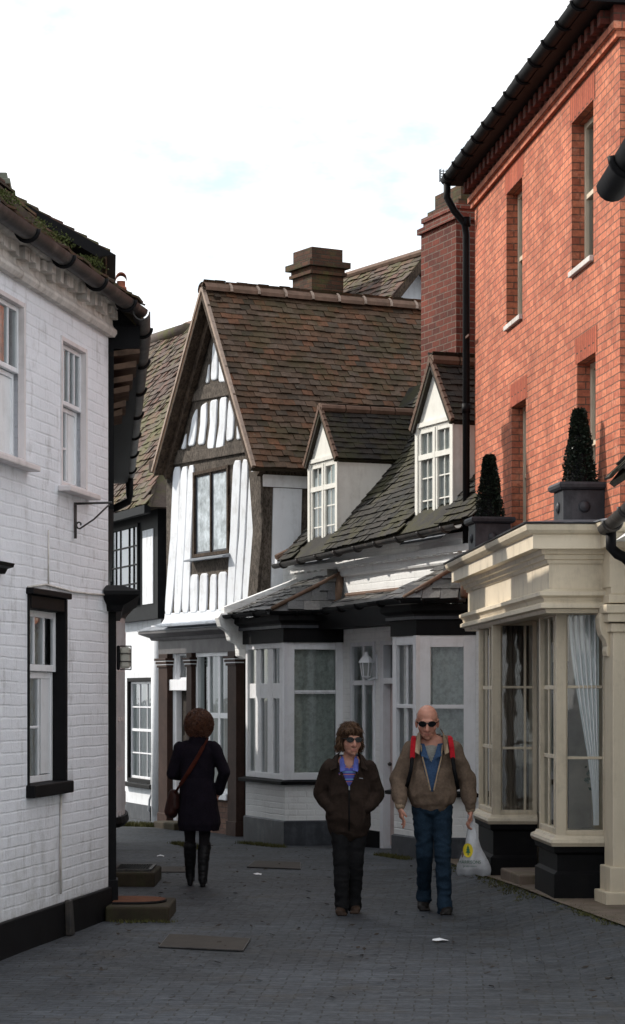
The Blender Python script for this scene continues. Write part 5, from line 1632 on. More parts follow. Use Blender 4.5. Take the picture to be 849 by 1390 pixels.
def head(mb, c, M, s=1.0, fem=False):
    """head facing -Y about centre c (mid-height)"""
    def E(p, r): ell(mb, Vector(c) + M @ (Vector(p) * s), tuple(x * s for x in r), M)
    def Cp(a, b, r0, r1): cap(mb, Vector(c) + M @ (Vector(a) * s), Vector(c) + M @ (Vector(b) * s), r0 * s, r1 * s, 10)
    E((0, .018, .035), (.076, .096, .086))
    E((0, -.022, -.025), (.066, .072, .085))
    E((0, -.045, -.078), (.046, .042, .036))
    E((0, -.068, -.098), (.022, .022, .018))
    E((-.045, -.05, -.03), (.022, .026, .024)); E((.045, -.05, -.03), (.022, .026, .024))
    Cp((-.035, -.082, .026), (.035, -.082, .026), .012, .012)
    Cp((0, -.088, .012), (0, -.112, -.034), .0095, .015)
    E((-.013, -.098, -.037), (.010, .011, .008)); E((.013, -.098, -.037), (.010, .011, .008))
    Cp((-.018, -.086, -.063), (.018, -.086, -.063), .007, .007)
    Cp((-.015, -.086, -.076), (.015, -.086, -.076), .0075, .0075)
    for sx in (-1, 1):
        E((sx * .079, .012, -.008), (.010, .020, .032)); E((sx * .077, .006, -.034), (.008, .012, .012))


def facetone(cen, M, s):
    Mi = M.inverted()
    def post(bm):
        lay = bm.verts.layers.float.new('tone')
        for v in bm.verts:
            p = (Mi @ (v.co - Vector(cen))) / s
            t = 0.0
            if p.y < -.05:
                t = max(t, math.exp(-((p.z + .069) / .0085) ** 2 - (p.x / .024) ** 4) * .75)
                t = max(t, .35 * math.exp(-((p.z + .035) / .02) ** 2 - (p.x / .018) ** 2))
                t = max(t, .28 * math.exp(-((p.z + .028) / .02) ** 2 - ((abs(p.x) - .045) / .018) ** 2))
            v[lay] = t
    return post


def hand(mb, wrist, direction, palm_n, s=1.0, curl=.6, side=1, thumb_out=.6):
    """palm, four unequal bent fingers and a thumb leaving the palm's side; palm_n: where the palm faces"""
    d = Vector(direction).normalized(); pn = Vector(palm_n); pn = (pn - d * pn.dot(d)).normalized()
    ax = d.cross(pn).normalized() * side           # towards the thumb
    w = Vector(wrist)
    k = w + d * .085 * s
    cap(mb, w, w + d * .03 * s, .024 * s, .026 * s, 10)
    for f in range(4):
        o = ax * ((1.5 - f) * .0195 * s)
        cap(mb, w + d * .02 * s + o * .7, k + o, .0145 * s, .0125 * s, 8)
        L = (.042, .047, .044, .034)[f] * s
        p = k + o; a = .25 + curl * .35
        dd = d
        for j, (ln, rr) in enumerate(((L, .0098), (L * .68, .0088), (L * .52, .0078))):
            ang = curl * (.5, .75, .55)[j] + .08 * f
            q = Matrix.Rotation(-ang * side, 3, ax)
            dd = (q @ dd).normalized()
            if dd.dot(pn) < d.dot(pn) - .01 and j == 0:
                q = Matrix.Rotation(ang * side, 3, ax); dd = (q @ d).normalized()
            p2 = p + dd * ln
            cap(mb, p, p2, rr * s, rr * s * .92, 8); p = p2
    b = w + d * .028 * s + ax * .024 * s
    t1 = b + (d * .75 + ax * thumb_out + pn * .35).normalized() * .04 * s
    t2 = t1 + (d * 1.0 + ax * .05 + pn * .5).normalized() * .032 * s
    cap(mb, b, t1, .0135 * s, .011 * s, 8); cap(mb, t1, t2, .0105 * s, .009 * s, 8)


def glasses(par, c, M, s, mat):
    q = MB()
    T = lambda p: Vector(c) + M @ (Vector(p) * s)
    for sx in (-1, 1):
        rim = [(sx * .034 + math.cos(t) * .030, -.102 + abs(sx * .034 + math.cos(t) * .030) * .28 * .6, .012 + math.sin(t) * .0205 * (1.0 if math.sin(t) > 0 else 1.12)) for t in [2 * math.pi * k / 14 for k in range(14)]]
        q.prism([T(p) for p in rim], M @ Vector((0, .006 * s, 0)))
        q.tube([T((sx * .062, -.088, .018)), T((sx * .080, -.05, .016)), T((sx * .083, .01, .012))], .0035 * s, 6)
    q.tube([T((-.010, -.103, .018)), T((.010, -.103, .018))], .0035 * s, 6)
    return q.build('sunglasses', mat, par)


GLS = paint('dark_sunglass', (.006, .006, .007), .12, .1, 4, spec=.6)

# ---------------------------------------------------------------- man in the tan fleece
mp_ = on_ground(588, 1238)
MX = mp_.x; MY = mp_.y
man = thing('person', 'bald man in sunglasses, open tan fleece over denim shirt, and blue jeans', 'person', mp_, 0)
SK = skinmat('man_skin', (.50, .24, .17), (.36, .11, .085))
Mh = Euler((R(14), 0, R(-3))).to_matrix()
hc = Vector((-.05, -.06, 1.572)); HS = 1.14
b = MB(); head(b, hc, Mh, HS)
cap(b, (-.045, -.005, 1.53), (-.02, .02, 1.40), .058, .066)
cap(b, (-.01, .02, 1.38), (-.01, .02, 1.05), (.16, .095), (.15, .10))
LH, RH = (.31, .0, .855), (-.275, -.11, .885)
for sh, el_, wr in (((-.17, .02, 1.36), (-.285, .03, 1.10), RH), ((.165, .02, 1.36), (.285, .03, 1.10), LH)):
    cap(b, sh, el_, .045, .037); cap(b, el_, wr, .036, .025)
hand(b, Vector(RH) + Vector((0, 0, -.01)), (.12, -.06, -1), (1, .25, 0), 1.0, .75, side=1)
hand(b, Vector(LH) + Vector((0, 0, -.01)), (.02, -.05, -1), (-1, -.15, 0), 1.0, 1.25, side=-1)
cap(b, (-.01, .03, 1.0), (-.01, .03, .86), (.15, .1), (.155, .11))
legsM = (((-.085, .03, .86), (-.070, -.03, .475), (-.066, .19, .125)), ((.078, .03, .86), (.076, -.10, .475), (.088, -.13, .075)))
for hp, kn, an in legsM: cap(b, hp, kn, .075, .05); cap(b, kn, an, .05, .036)
body = organic(b, 'body', SK, man, .0058, 3, post=facetone(hc, Mh, HS))
glasses(man, hc, Mh, HS, GLS)
fr_ = MB()   # short grey stubble of hair at the sides
for i in range(700):
    t = random.uniform(-.2, math.pi + .2); z = random.uniform(-.045, .035)
    p = Vector((math.cos(t) * .079, .018 + math.sin(t) * .094, .02 + z))
    if p.y < -.0: continue
    nrm = Vector((p.x, p.y - .018, 0)).normalized()
    P0 = hc + Mh @ (p * HS); P1 = hc + Mh @ (p * HS + nrm * .006 + Vector((0, 0, -.008)))
    e = Vector((0, 0, 1)).cross(nrm) * .0018
    fr_.poly([P0 - e, P0 + e, P1])
fr_.build('hair', clothmat('grey_stubble', (.20, .16, .13)), man, recalc=False)
# tee, denim shirt
q = MB(); cap(q, (-.03, -.005, 1.40), (-.02, .0, 1.34), .058, (.09, .085)); cap(q, (-.015, .0, 1.32), (-.015, .0, 1.1), (.13, .10), (.13, .10))
organic(q, 'undershirt', clothmat('grey_tee', (.27, .27, .25)), man, .009, 4)
q = MB(); cap(q, (-.02, .005, 1.38), (-.02, .01, 1.28), (.11, .095), (.165, .118)); cap(q, (-.015, .01, 1.26), (-.01, .01, .96), (.17, .122), (.17, .125))
def vcut(cx, ztop, zbot, half, yl=0.0):
    return lambda p: p.y < yl and p.z > zbot and abs(p.x - cx) < half * (p.z - zbot) / (ztop - zbot)
DN = clothmat('denim_shirt', (.045, .085, .165), .3, 70)
organic(q, 'shirt', DN, man, .009, 4, .003, (14, 14, 5), cut=lambda p: (p.y < .02 and p.z > 1.24 and abs(p.x + .02) < .075 * (p.z - 1.24) / .15) or p.z > 1.40)
q = MB()
for sx in (-1, 1):
    q.prism([(-.02 + sx * .055, -.10, 1.395), (-.02 + sx * .10, -.055, 1.40), (-.02 + sx * .085, -.128, 1.295), (-.02 + sx * .02, -.135, 1.27)], (0, -.008, 0))
q.build('shirt_collar', DN, man)
q = MB()
for k in range(5): q.lathe([(.006, 0), (.004, .004)], (0, 0, 0), 8)
# fleece jacket
q = MB()
cap(q, (-.01, .015, 1.315), (-.01, .015, 1.14), (.185, .125), (.205, .15)); cap(q, (-.01, .01, 1.14), (-.005, .0, .97), (.205, .155), (.205, .155))
cap(q, (-.005, .0, .96), (-.005, .0, .925), (.185, .145), (.165, .13))
cap(q, (-.11, .02, 1.385), (.10, .02, 1.385), .072, .072)
cap(q, (-.02, .025, 1.38), (-.025, .035, 1.46), (.10, .088), (.092, .088))
for sg, sh, el_, wr in ((-1, (-.17, .02, 1.335), (-.285, .03, 1.10), RH), (1, (.165, .02, 1.335), (.285, .03, 1.10), LH)):
    sh, el_, wr = Vector(sh), Vector(el_), Vector(wr)
    cap(q, sh, el_, (.082, .088), (.070, .078)); cap(q, el_, wr + (el_ - wr).normalized() * .07, (.069, .075), (.058, .062))
    cap(q, wr + (el_ - wr).normalized() * .06, wr + (el_ - wr).normalized() * .02, .047, .044)
FL = clothmat('tan_fleece', (.14, .10, .073), .22, 45, .6, sheen=.3)
jc = lambda p: p.y < .03 and p.z > 1.005 and abs(p.x + .015) < (.014 + .100 * ((p.z - 1.005) / .40) ** .85) and not (p.z > 1.41 and p.y > -.02)
organic(q, 'fleece_jacket', FL, man, .0075, 4, .010, (8, 8, 5), cut=lambda p: jc(p) or (p.z > 1.475))
q = MB()      # paler turned-out collar
LT = clothmat('pale_fleece_lining', (.30, .225, .155), .2, 50, .5)
for sx in (-1, 1):
    cx0 = -.015
    V = lambda x, y, z: Vector((cx0 + sx * x, y, z))
    q.prism([V(.078, .04, 1.515), V(.092, -.05, 1.495), V(.095, -.135, 1.37), V(.105, -.15, 1.30), V(.140, -.132, 1.32), V(.128, -.04, 1.41), V(.110, .05, 1.47)], (0, -.026, .006))
    q.tube([V(.09, -.10, 1.385), V(.075, -.132, 1.27), V(.045, -.152, 1.15), V(.014, -.16, 1.01)], .008, 6)
q.build('fleece_collar', LT, man, bevel=.008)
q = MB()
for wr, el_ in ((RH, (-.30, .03, 1.10)), (LH, (.30, .03, 1.10))):
    wr, el_ = Vector(wr), Vector(el_); d = (el_ - wr).normalized()
    cap(q, wr + d * .035, wr + d * .0, .046, .042)
q.build('cuff', LT, man, smooth=True)
# jeans
q = MB(); cap(q, (-.005, .01, .97), (-.005, .015, .88), (.155, .12), (.16, .125))
for i, (hp, kn, an) in enumerate(legsM):
    hp, kn, an = Vector(hp), Vector(kn), Vector(an)
    cap(q, hp + Vector((0, 0, .02)), kn, (.086, .10), (.064, .072)); cap(q, kn, an + Vector((0, 0, .05)), (.063, .072), (.054, .068)); cap(q, an + Vector((0, .005, .06)), an + Vector((0, -.02, -.04)), (.055, .068), (.062, .088))
JN = clothmat('blue_jeans', (.012, .025, .042), .3, 80)
organic(q, 'jeans', JN, man, .0075, 3, .009, (7, 7, 11))
SH = clothmat('dark_shoe_leather', (.016, .014, .013), .3, 20, .2, .5)
for i, (hp, kn, an) in enumerate(legsM):
    an = Vector(an); q = MB()
    tw = .02 if i else -.02
    hl = .0 if i else .055                      # the trailing heel is off the ground
    cap(q, (an.x, an.y + .03, .048 + hl), (an.x + tw * .5, an.y - .06, .042 + hl * .35), (.043, .04), (.05, .038)); cap(q, (an.x + tw * .5, an.y - .06, .04 + hl * .35), (an.x + tw, an.y - .135, .03), (.05, .034), (.042, .024))
    q.prism([(an.x - .042, an.y + .07, hl), (an.x - .042, an.y - .05, hl * .3), (an.x - .042, an.y - .16, 0), (an.x - .042, an.y - .16, .018), (an.x - .042, an.y - .05, .018 + hl * .3), (an.x - .042, an.y + .07, .018 + hl)], (.087, 0, 0))
    so = organic(q, 'shoe', SH, man, .007, 3)

# backpack: red straps over the shoulders, pack behind
bp = thing('backpack', 'dark backpack with bright red shoulder straps worn by the bald man', 'backpack', mp_, 0)
q = MB(); cap(q, (0, .22, 1.33), (0, .235, 1.0), (.13, .07), (.15, .09)); organic(q, 'pack', clothmat('dark_pack_cloth', (.02, .02, .024)), bp, .012, 4)
for sx in (-1, 1):
    o_ = -.01
    path = [(o_ + sx * .115, .15, 1.40), (o_ + sx * .140, .05, 1.452), (o_ + sx * .152, -.03, 1.437), (o_ + sx * .160, -.095, 1.365), (o_ + sx * .166, -.128, 1.275)]
    q = MB()
    for a, b_ in zip(path[:-1], path[1:]):
        a, b_ = Vector(a), Vector(b_); d = (b_ - a).normalized(); n_ = Vector((1, 0, 0)).cross(d).normalized() * .007
        w_ = Vector((.020, 0, 0))
        q.add([a - w_ - n_, a + w_ - n_, a + w_ + n_, a - w_ + n_, b_ - w_ - n_, b_ + w_ - n_, b_ + w_ + n_, b_ - w_ + n_], [(0, 1, 2, 3), (4, 7, 6, 5), (0, 4, 5, 1), (1, 5, 6, 2), (2, 6, 7, 3), (3, 7, 4, 0)])
    st = q.build('strap', clothmat('red_strap', (.36, .012, .02)) if 'red_strap' not in bpy.data.materials else bpy.data.materials['red_strap'], bp)
    q = MB(); pth = [(o_ + sx * .166, -.130, 1.28), (o_ + sx * .178, -.145, 1.18), (o_ + sx * .200, -.12, 1.08), (o_ + sx * .215, -.02, 1.02), (o_ + sx * .19, .1, 1.0), (o_ + sx * .13, .2, 1.0)]
    for a, b_ in zip(pth[:-1], pth[1:]): cap(q, a, b_, (.016, .006), (.016, .006), 8)
    q.build('webbing', M_['black'], st, smooth=True)

# carrier bag hanging from his left hand
bgp = Vector((MX + .312, MY - .01, mp_.z))
bag = thing('carrier_bag', 'translucent white plastic carrier bag with a yellow and green print, hanging from the man\'s hand', 'bag', bgp, 0)
bt = NT('thin_white_plastic')
bt.t.nodes.remove(bt.b)
d_ = bt.n('BsdfDiffuse'); d_.inputs[0].default_value = (.78, .8, .84, 1)
tl_ = bt.n('BsdfTranslucent'); tl_.inputs[0].default_value = (.6, .62, .66, 1)
tr_ = bt.n('BsdfTransparent'); gl2 = bt.n('BsdfGlossy'); gl2.inputs['Roughness'].default_value = .25
x1_ = bt.n('MixShader'); x1_.inputs[0].default_value = .45; bt.l(d_.outputs[0], x1_.inputs[1]); bt.l(tl_.outputs[0], x1_.inputs[2])
x2_ = bt.n('MixShader'); bt.l(bt.ramp(bt.noise(9, 5, .7), [(.3, .12), (.7, .38)]), x2_.inputs[0]); bt.l(x1_.outputs[0], x2_.inputs[1]); bt.l(tr_.outputs[0], x2_.inputs[2])
x3_ = bt.n('MixShader'); x3_.inputs[0].default_value = .09; bt.l(x2_.outputs[0], x3_.inputs[1]); bt.l(gl2.outputs[0], x3_.inputs[2])
bt.l(x3_.outputs[0], bt.t.nodes['Material Output'].inputs['Surface'])
q = MB(); n, mz = 36, 22
ztop_, zbot_ = .755, .305
for j in range(mz + 1):
    v = j / mz; z = ztop_ + (zbot_ - ztop_) * v
    wx = .012 + .12 * sm(0, .95, v) ** .9 + .012 * math.sin(v * 9); wy = .010 + .055 * sm(.1, .8, v)
    if v > .93: wy *= .7
    for k in range(n):
        t = 2 * math.pi * k / n
        p = Vector((math.cos(t) * wx + .005 + .025 * v, math.sin(t) * wy, z))
        cr = .010 * v * noise.noise(Vector((p.x * 22, p.y * 22, p.z * 12))) + .006 * noise.noise(Vector((t * 4, z * 5, 3)))
        p += Vector((math.cos(t), math.sin(t), 0)) * cr
        if v > .9: p.z += .014 * noise.noise(Vector((t * 2, 1, 7)))
        q.v.append(p)
for j in range(mz):
    for k in range(n): q.f.append((j * n + k, j * n + (k + 1) % n, (j + 1) * n + (k + 1) % n, (j + 1) * n + k))
q.f.append(tuple(mz * n + k for k in range(n)))
q.build('plastic_sack', bt.m, bag, smooth=True)
q = MB(); q.tube([(-.012, 0, .75), (-.018, 0, .80), (0, 0, .828), (.018, 0, .80), (.012, 0, .75)], [.012, .009, .007, .009, .012], 8); q.build('handle', bt.m, bag, smooth=True)
q = MB(); q.box(-.075, -.0, -.03, .03, .33, .50); q.box(.01, .085, -.028, .028, .335, .44); q.box(.02, .07, -.02, .02, .44, .57); q.build('groceries', paint('mixed_groceries', (.20, .15, .13), .8, .9, 14, dirt=.7, dirtc=(.45, .12, .08)), bag, bevel=.01)
bmY = paint('print_yellow', (.62, .48, .02), .5, .05); bmG = paint('print_green', (.02, .13, .06), .5, .05)
def onbag(x, z):      # on the bulging front of the sack
    v = (ztop_ - z) / (ztop_ - zbot_); wx = .012 + .12 * sm(0, .95, v) ** .9 + .012 * math.sin(v * 9); wy = .010 + .055 * sm(.1, .8, v)
    u = max(-1, min(1, (x - .005 - .025 * v) / wx))
    return Vector((x, -wy * math.sqrt(max(0, 1 - u * u)) - .013, z))
q = MB(); q.poly([onbag(-.025 + math.cos(t) * .040, .513 + math.sin(t) * .058) for t in [2 * math.pi * k / 24 for k in range(24)]]); q.build('print', bmY, bag, recalc=False)
q = MB()
def gp(pts): q.poly([onbag(-.025 + x, .513 + z) - Vector((0, .003, 0)) for x, z in pts])
gp([(-.020, -.02), (.020, -.02), (0, .012)]); gp([(-.016, -.0), (.016, -.0), (0, .030)]); gp([(-.010, .018), (.010, .018), (0, .046)]); gp([(-.004, -.04), (.004, -.04), (.004, -.02), (-.004, -.02)])
q.build('print', bmG, bag, recalc=False)
def text(body, size, x, z, mat, par, y, name='lettering', ax=1.0):
    cu = bpy.data.curves.new(name, 'FONT'); cu.body = body; cu.size = size; cu.align_x = 'CENTER'; cu.extrude = .0004
    o = bpy.data.objects.new('tmp_text', cu); col.objects.link(o); bpy.context.view_layer.update()
    me = bpy.data.meshes.new_from_object(o.evaluated_get(bpy.context.evaluated_depsgraph_get())); bpy.data.objects.remove(o)
    me.materials.clear(); me.materials.append(mat)
    for v in me.vertices:
        p = onbag(x + v.co.x * ax, z + v.co.y); v.co = p - Vector((0, .003, 0))
    ob = bpy.data.objects.new(name, me); col.objects.link(ob); ob.parent = par; return ob
text('HARRISONS', .038, -.012, .405, bmG, bag, 0, ax=.9)
text('garden centre', .022, -.012, .378, bmG, bag, 0, ax=.9)

# ---------------------------------------------------------------- woman in the dark brown fleece
wp_ = on_ground(474, 1240)
wom = thing('person', 'woman with short brown hair and sunglasses in a dark brown zip fleece, hands in pockets', 'person', wp_, 0)
SKW = skinmat('woman_skin', (.44, .225, .16), (.34, .10, .09))
Mw = Euler((R(3), 0, R(16))).to_matrix()
hw = Vector((.015, -.03, 1.425)); sw = 1.06
b = MB(); head(b, hw, Mw, sw, True)
cap(b, (.01, .0, 1.38), (.0, .02, 1.24), .047, .055)
cap(b, (0, .02, 1.22), (0, .02, .95), (.14, .085), (.13, .09)); cap(b, (0, .03, .92), (0, .03, .8), (.14, .095), (.15, .10))
armsW = (((-.155, .02, 1.195), (-.225, .07, .975), (-.135, -.055, .86)), ((.15, .02, 1.195), (.225, .07, .975), (.145, -.055, .87)))
for sh, el_, wr in armsW: cap(b, sh, el_, .038, .032); cap(b, el_, wr, .032, .023)
for i, (sh, el_, wr) in enumerate(armsW): hand(b, wr, ((.35, .15, -.8) if i == 0 else (-.3, .15, -.8)), (0, 1, -.2), .9, .5, side=1 if i == 0 else -1)
legsW = (((-.075, .03, .80), (-.062, -.05, .44), (-.06, -.08, .075)), ((.075, .03, .80), (.056, -.01, .44), (.045, .09, .085)))
for hp, kn, an in legsW:
    cap(b, hp, kn, .07, .046); cap(b, kn, an, .046, .033)
organic(b, 'body', SKW, wom, .0056, 3, post=facetone(hw, Mw, sw))
glasses(wom, hw, Mw, sw, GLS)
q = MB()
Eh = lambda p, r: ell(q, hw + Mw @ (Vector(p) * sw), tuple(x * sw for x in r), Mw)
Eh((0, .03, .05), (.097, .106, .092)); Eh((0, .06, -.01), (.088, .075, .085)); Eh((-.075, .025, -.01), (.030, .055, .075)); Eh((.075, .025, -.01), (.030, .055, .075))
Eh((-.02, -.052, .078), (.065, .040, .026)); Eh((.045, -.045, .07), (.035, .035, .028)); Eh((-.088, .03, -.055), (.028, .035, .03)); Eh((.088, .03, -.05), (.026, .035, .03)); Eh((0, .02, .115), (.06, .07, .03))
HRM = NT('brown_hair')
hn = HRM.noise(1.0, 5, .7, sc=(60, 60, 9))
HR = HRM.out(HRM.ramp(hn, [(.3, (.025, .012, .007)), (.55, (.065, .034, .019)), (.72, (.14, .08, .048))]), .6, HRM.bump(hn, .6, .006), .15)
organic(q, 'hair', HR, wom, .007, 2, -.007, (45, 45, 9))
hsrc = [o for o in col.objects if o.parent == wom and o.name.startswith('hair')][0]
q = MB()
for i in range(2600):
    pl_ = random.choice(hsrc.data.polygons)
    c = Vector(pl_.center); nn = Vector(pl_.normal)
    dn = Vector((random.uniform(-.35, .35) + (c.x - hw.x) * 2.0, (c.y - hw.y) * 1.2, -1.0 if c.z < hw.z + .07 else -.35))
    dn = (dn - nn * dn.dot(nn)).normalized()
    L = random.uniform(.02, .045); e = dn.cross(nn).normalized() * random.uniform(.0012, .003)
    a = c + nn * .002; b_ = a + dn * L * .55 + nn * .004; d__ = a + dn * L + nn * random.uniform(-.002, .012)
    q.add([a - e, a + e, b_ + e, b_ - e, d__], [(0, 1, 2, 3), (3, 2, 4)])
HS2 = NT('hair_strand'); hg = HS2.n('NewGeometry').outputs['Random Per Island']
q.build('strands', HS2.out(HS2.ramp(hg, [(0, (.025, .012, .007)), (.6, (.07, .037, .02)), (1, (.19, .115, .07))]), .6, None, .12), hsrc, recalc=False)['kind'] = 'stuff'
q = MB(); cap(q, (0, .01, 1.235), (0, .01, 1.16), (.085, .075), (.13, .10)); cap(q, (0, .01, 1.15), (0, .01, .9), (.145, .105), (.14, .11))
t = NT('striped_polo'); sp_ = t.n('SeparateXYZ'); t.l(t.tc.outputs['Object'], sp_.inputs[0])
fz_ = t.math('FRACT', t.math('MULTIPLY', sp_.outputs[2], 17.0))
cc = t.n('ValToRGB'); cc.color_ramp.interpolation = 'CONSTANT'
el = cc.color_ramp.elements
for k, (p_, c_) in enumerate(((0, (.085, .10, .36)), (.42, (.42, .16, .14)), (.54, (.07, .08, .30)), (.74, (.16, .33, .50)), (.88, (.09, .10, .36)))):
    if k < 2: el[k].position = p_; el[k].color = (*c_, 1)
    else:
        e_ = el.new(p_); e_.color = (*c_, 1)
t.l(fz_, cc.inputs['Fac'])
PL = t.out(cc.outputs['Color'], .9, None, .1)
organic(q, 'polo_shirt', PL, wom, .008, 4, .003, (14, 14, 6), cut=lambda p: p.y < .0 and p.z > 1.19 and abs(p.x) < .055 * (p.z - 1.19) / .06)
q = MB(); BC = clothmat('blue_collar_cloth', (.10, .125, .40))
for sx in (-1, 1):
    q.prism([(sx * .045, -.055, 1.285), (sx * .078, -.03, 1.27), (sx * .075, -.10, 1.165), (sx * .028, -.108, 1.18)], (0, -.010, 0))
    q.prism([(sx * .045, -.055, 1.285), (sx * .07, .03, 1.30), (sx * .085, .03, 1.26), (sx * .078, -.03, 1.262)], (0, .006, .004))
q.build('polo_collar', BC, wom, bevel=.004)
q = MB()
cap(q, (0, .02, 1.17), (0, .015, .98), (.165, .115), (.18, .14)); cap(q, (0, .01, .98), (0, .005, .78), (.182, .145), (.185, .145)); cap(q, (0, .005, .78), (0, .01, .71), (.182, .14), (.170, .13))
cap(q, (-.085, .02, 1.235), (.085, .02, 1.235), .06, .06); cap(q, (0, .03, 1.24), (0, .035, 1.285), (.09, .075), (.085, .075))
for sh, el_, wr in armsW:
    sh, el_, wr = Vector(sh), Vector(el_), Vector(wr)
    cap(q, sh, el_, (.072, .08), (.066, .074)); cap(q, el_, wr, (.066, .07), (.055, .055))
BF = clothmat('brown_fleece', (.026, .017, .013), .25, 50, .6, sheen=.25)
organic(q, 'fleece_jacket', BF, wom, .0075, 4, .011, (8, 8, 5), cut=lambda p: (p.y < .03 and p.z > 1.045 and abs(p.x) < .008 + .085 * ((p.z - 1.045) / .22) ** .95) or p.z > 1.30)
q = MB()
for sx in (-1, 1):
    q.prism([(sx * .07, .035, 1.325), (sx * .098, -.045, 1.275), (sx * .10, -.10, 1.195), (sx * .15, -.085, 1.17), (sx * .165, -.02, 1.225), (sx * .12, .06, 1.29)], (0, -.012, .006))
    q.tube([(sx * .088, -.11, 1.19), (sx * .05, -.13, 1.12), (sx * .008, -.142, 1.045)], .007, 6)
q.build('fleece_collar', BF, wom, bevel=.005)
q = MB(); q.tube([(0, -.143, 1.05), (.0, -.152, .95), (0, -.148, .80), (0, -.138, .69)], .006, 6); zp = q.build('zip', M_['black'], wom, smooth=True)
MB().box(-.006, .006, -.158, -.146, 1.02, 1.05).build('zip_pull', M_['lead'], zp)
q = MB(); q.poly([(.082, -.146, 1.115), (.112, -.142, 1.112), (.112, -.142, 1.118), (.082, -.146, 1.121)]); q.build('chest_badge', M_['lead'], wom, recalc=False)
q = MB(); cap(q, (0, .02, .80), (0, .02, .74), (.155, .115), (.16, .12))
for hp, kn, an in legsW:
    hp, kn, an = Vector(hp), Vector(kn), Vector(an)
    cap(q, hp, kn, (.085, .098), (.066, .072)); cap(q, kn, an + Vector((0, 0, .02)), (.065, .072), (.056, .07)); cap(q, an + Vector((0, 0, .03)), an + Vector((0, -.012, -.03)), (.057, .07), (.060, .078))
organic(q, 'trousers', clothmat('black_trousers', (.010, .010, .011), .3, 70), wom, .0085, 3, .007, (9, 9, 12))
BS = clothmat('brown_shoe', (.045, .028, .02), .3, 20, .2, .6)
for i, (hp, kn, an) in enumerate(legsW):
    an = Vector(an); q = MB(); tw = .015 if i else -.02
    cap(q, (an.x, an.y + .03, .042), (an.x + tw * .5, an.y - .06, .04), (.038, .036), (.043, .035)); cap(q, (an.x + tw * .5, an.y - .06, .038), (an.x + tw, an.y - .125, .03), (.043, .032), (.037, .024))
    q.box(an.x - .038, an.x + .04, an.y - .15, an.y + .065, .0, .016)
    organic(q, 'shoe', BS, wom, .007, 3)

# ---------------------------------------------------------------- woman walking away (her back to the camera)
kp = on_ground(268, 1203)
wk = thing('person', 'woman with curly auburn hair walking away in a dark coat and black boots', 'person', kp, 0)
b = MB(); hk = Vector((.015, .03, 1.505)); Mk = Euler((R(-6), 0, R(172))).to_matrix()
head(b, hk, Mk, .95, True)
cap(b, (.015, .02, 1.44), (.0, .01, 1.30), .045, .045); cap(b, (0, 0, 1.26), (0, 0, 1.0), (.14, .085), (.13, .09)); cap(b, (0, -.01, .98), (0, -.01, .84), (.14, .1), (.155, .105))
armsK = (((-.16, .0, 1.30), (-.235, .02, 1.06), (-.12, .20, 1.03)), ((.16, .0, 1.30), (.255, -.05, 1.07), (.195, .06, .88)))
for sh, el_, wr in armsK: cap(b, sh, el_, .038, .032); cap(b, el_, wr, .032, .023)
hand(b, armsK[0][2], (.5, .6, .1), (0, -.3, -1), .9, .7, side=1); hand(b, armsK[1][2], (-.15, .2, -1), (-1, 0, 0), .9, .5, side=1)
legsK = (((-.075, 0, .82), (-.07, .03, .47), (-.072, .10, .10)), ((.075, 0, .82), (.068, .0, .47), (.055, -.06, .09)))
for hp, kn, an in legsK:
    cap(b, hp, kn, .072, .05); cap(b, kn, an, .05, .035); cap(b, Vector(an) + Vector((0, -.02, -.02)), Vector(an) + Vector((0, .09, -.05)), .032, .027)
organic(b, 'body', skinmat('walker_skin', (.42, .21, .15)), wk, .0065, 3)
q = MB(); ell(q, hk + Vector((0, -.01, .03)), (.105, .105, .105)); ell(q, hk + Vector((0, -.02, -.04)), (.105, .095, .08))
CRL = NT('auburn_curls')
cg = CRL.n('NewGeometry').outputs['Random Per Island']
CM = CRL.out(CRL.ramp(cg, [(0, (.035, .013, .008)), (.5, (.085, .032, .018)), (1, (.15, .065, .035))]), .5, None, .4)
hb_ = organic(q, 'hair', CM, wk, .009, 2, -.012, (30, 30, 30))
q = MB()
for i in range(1500):
    t = random.uniform(0, 6.283); cz_ = random.uniform(-.8, 1)
    sn = math.sqrt(1 - cz_ * cz_)
    dr_ = Vector((sn * math.cos(t), sn * math.sin(t), cz_))
    if dr_.y > .72 and cz_ < .55: continue
    c = hk + Vector((0, -.012, .015)) + Vector((dr_.x * .108, dr_.y * .108, dr_.z * .118))
    ra = random.uniform(.008, .020); ph = random.uniform(0, 6)
    e1 = dr_.cross(Vector((random.random(), random.random(), random.random()))).normalized(); e2 = dr_.cross(e1)
    pts_ = [c + dr_ * (k * .0050) + (e1 * math.cos(ph + k * 1.1) + e2 * math.sin(ph + k * 1.1)) * ra for k in range(8)]
    q.tube(pts_, .0034, 3, cap=False)
q.build('curl', CM, hb_, recalc=False)['kind'] = 'stuff'
q = MB()
cap(q, (0, 0, 1.25), (0, 0, 1.10), (.175, .11), (.165, .12)); cap(q, (0, 0, 1.10), (0, -.0, .98), (.165, .12), (.155, .115)); cap(q, (0, -.01, .97), (.01, -.01, .72), (.158, .12), (.19, .15)); cap(q, (.01, -.01, .72), (.015, -.01, .585), (.19, .15), (.205, .17))
cap(q, (-.11, 0, 1.315), (.11, 0, 1.315), .052, .052); cap(q, (.0, .0, 1.33), (.014, .015, 1.445), (.085, .075), (.074, .072))
for sh, el_, wr in armsK:
    sh, el_, wr = Vector(sh), Vector(el_), Vector(wr)
    cap(q, sh, el_, (.062, .07), (.055, .06)); cap(q, el_, wr + (el_ - wr).normalized() * .02, (.055, .058), (.047, .05))
CO = clothmat('dark_plum_coat', (.008, .006, .011), .3, 60, .3)
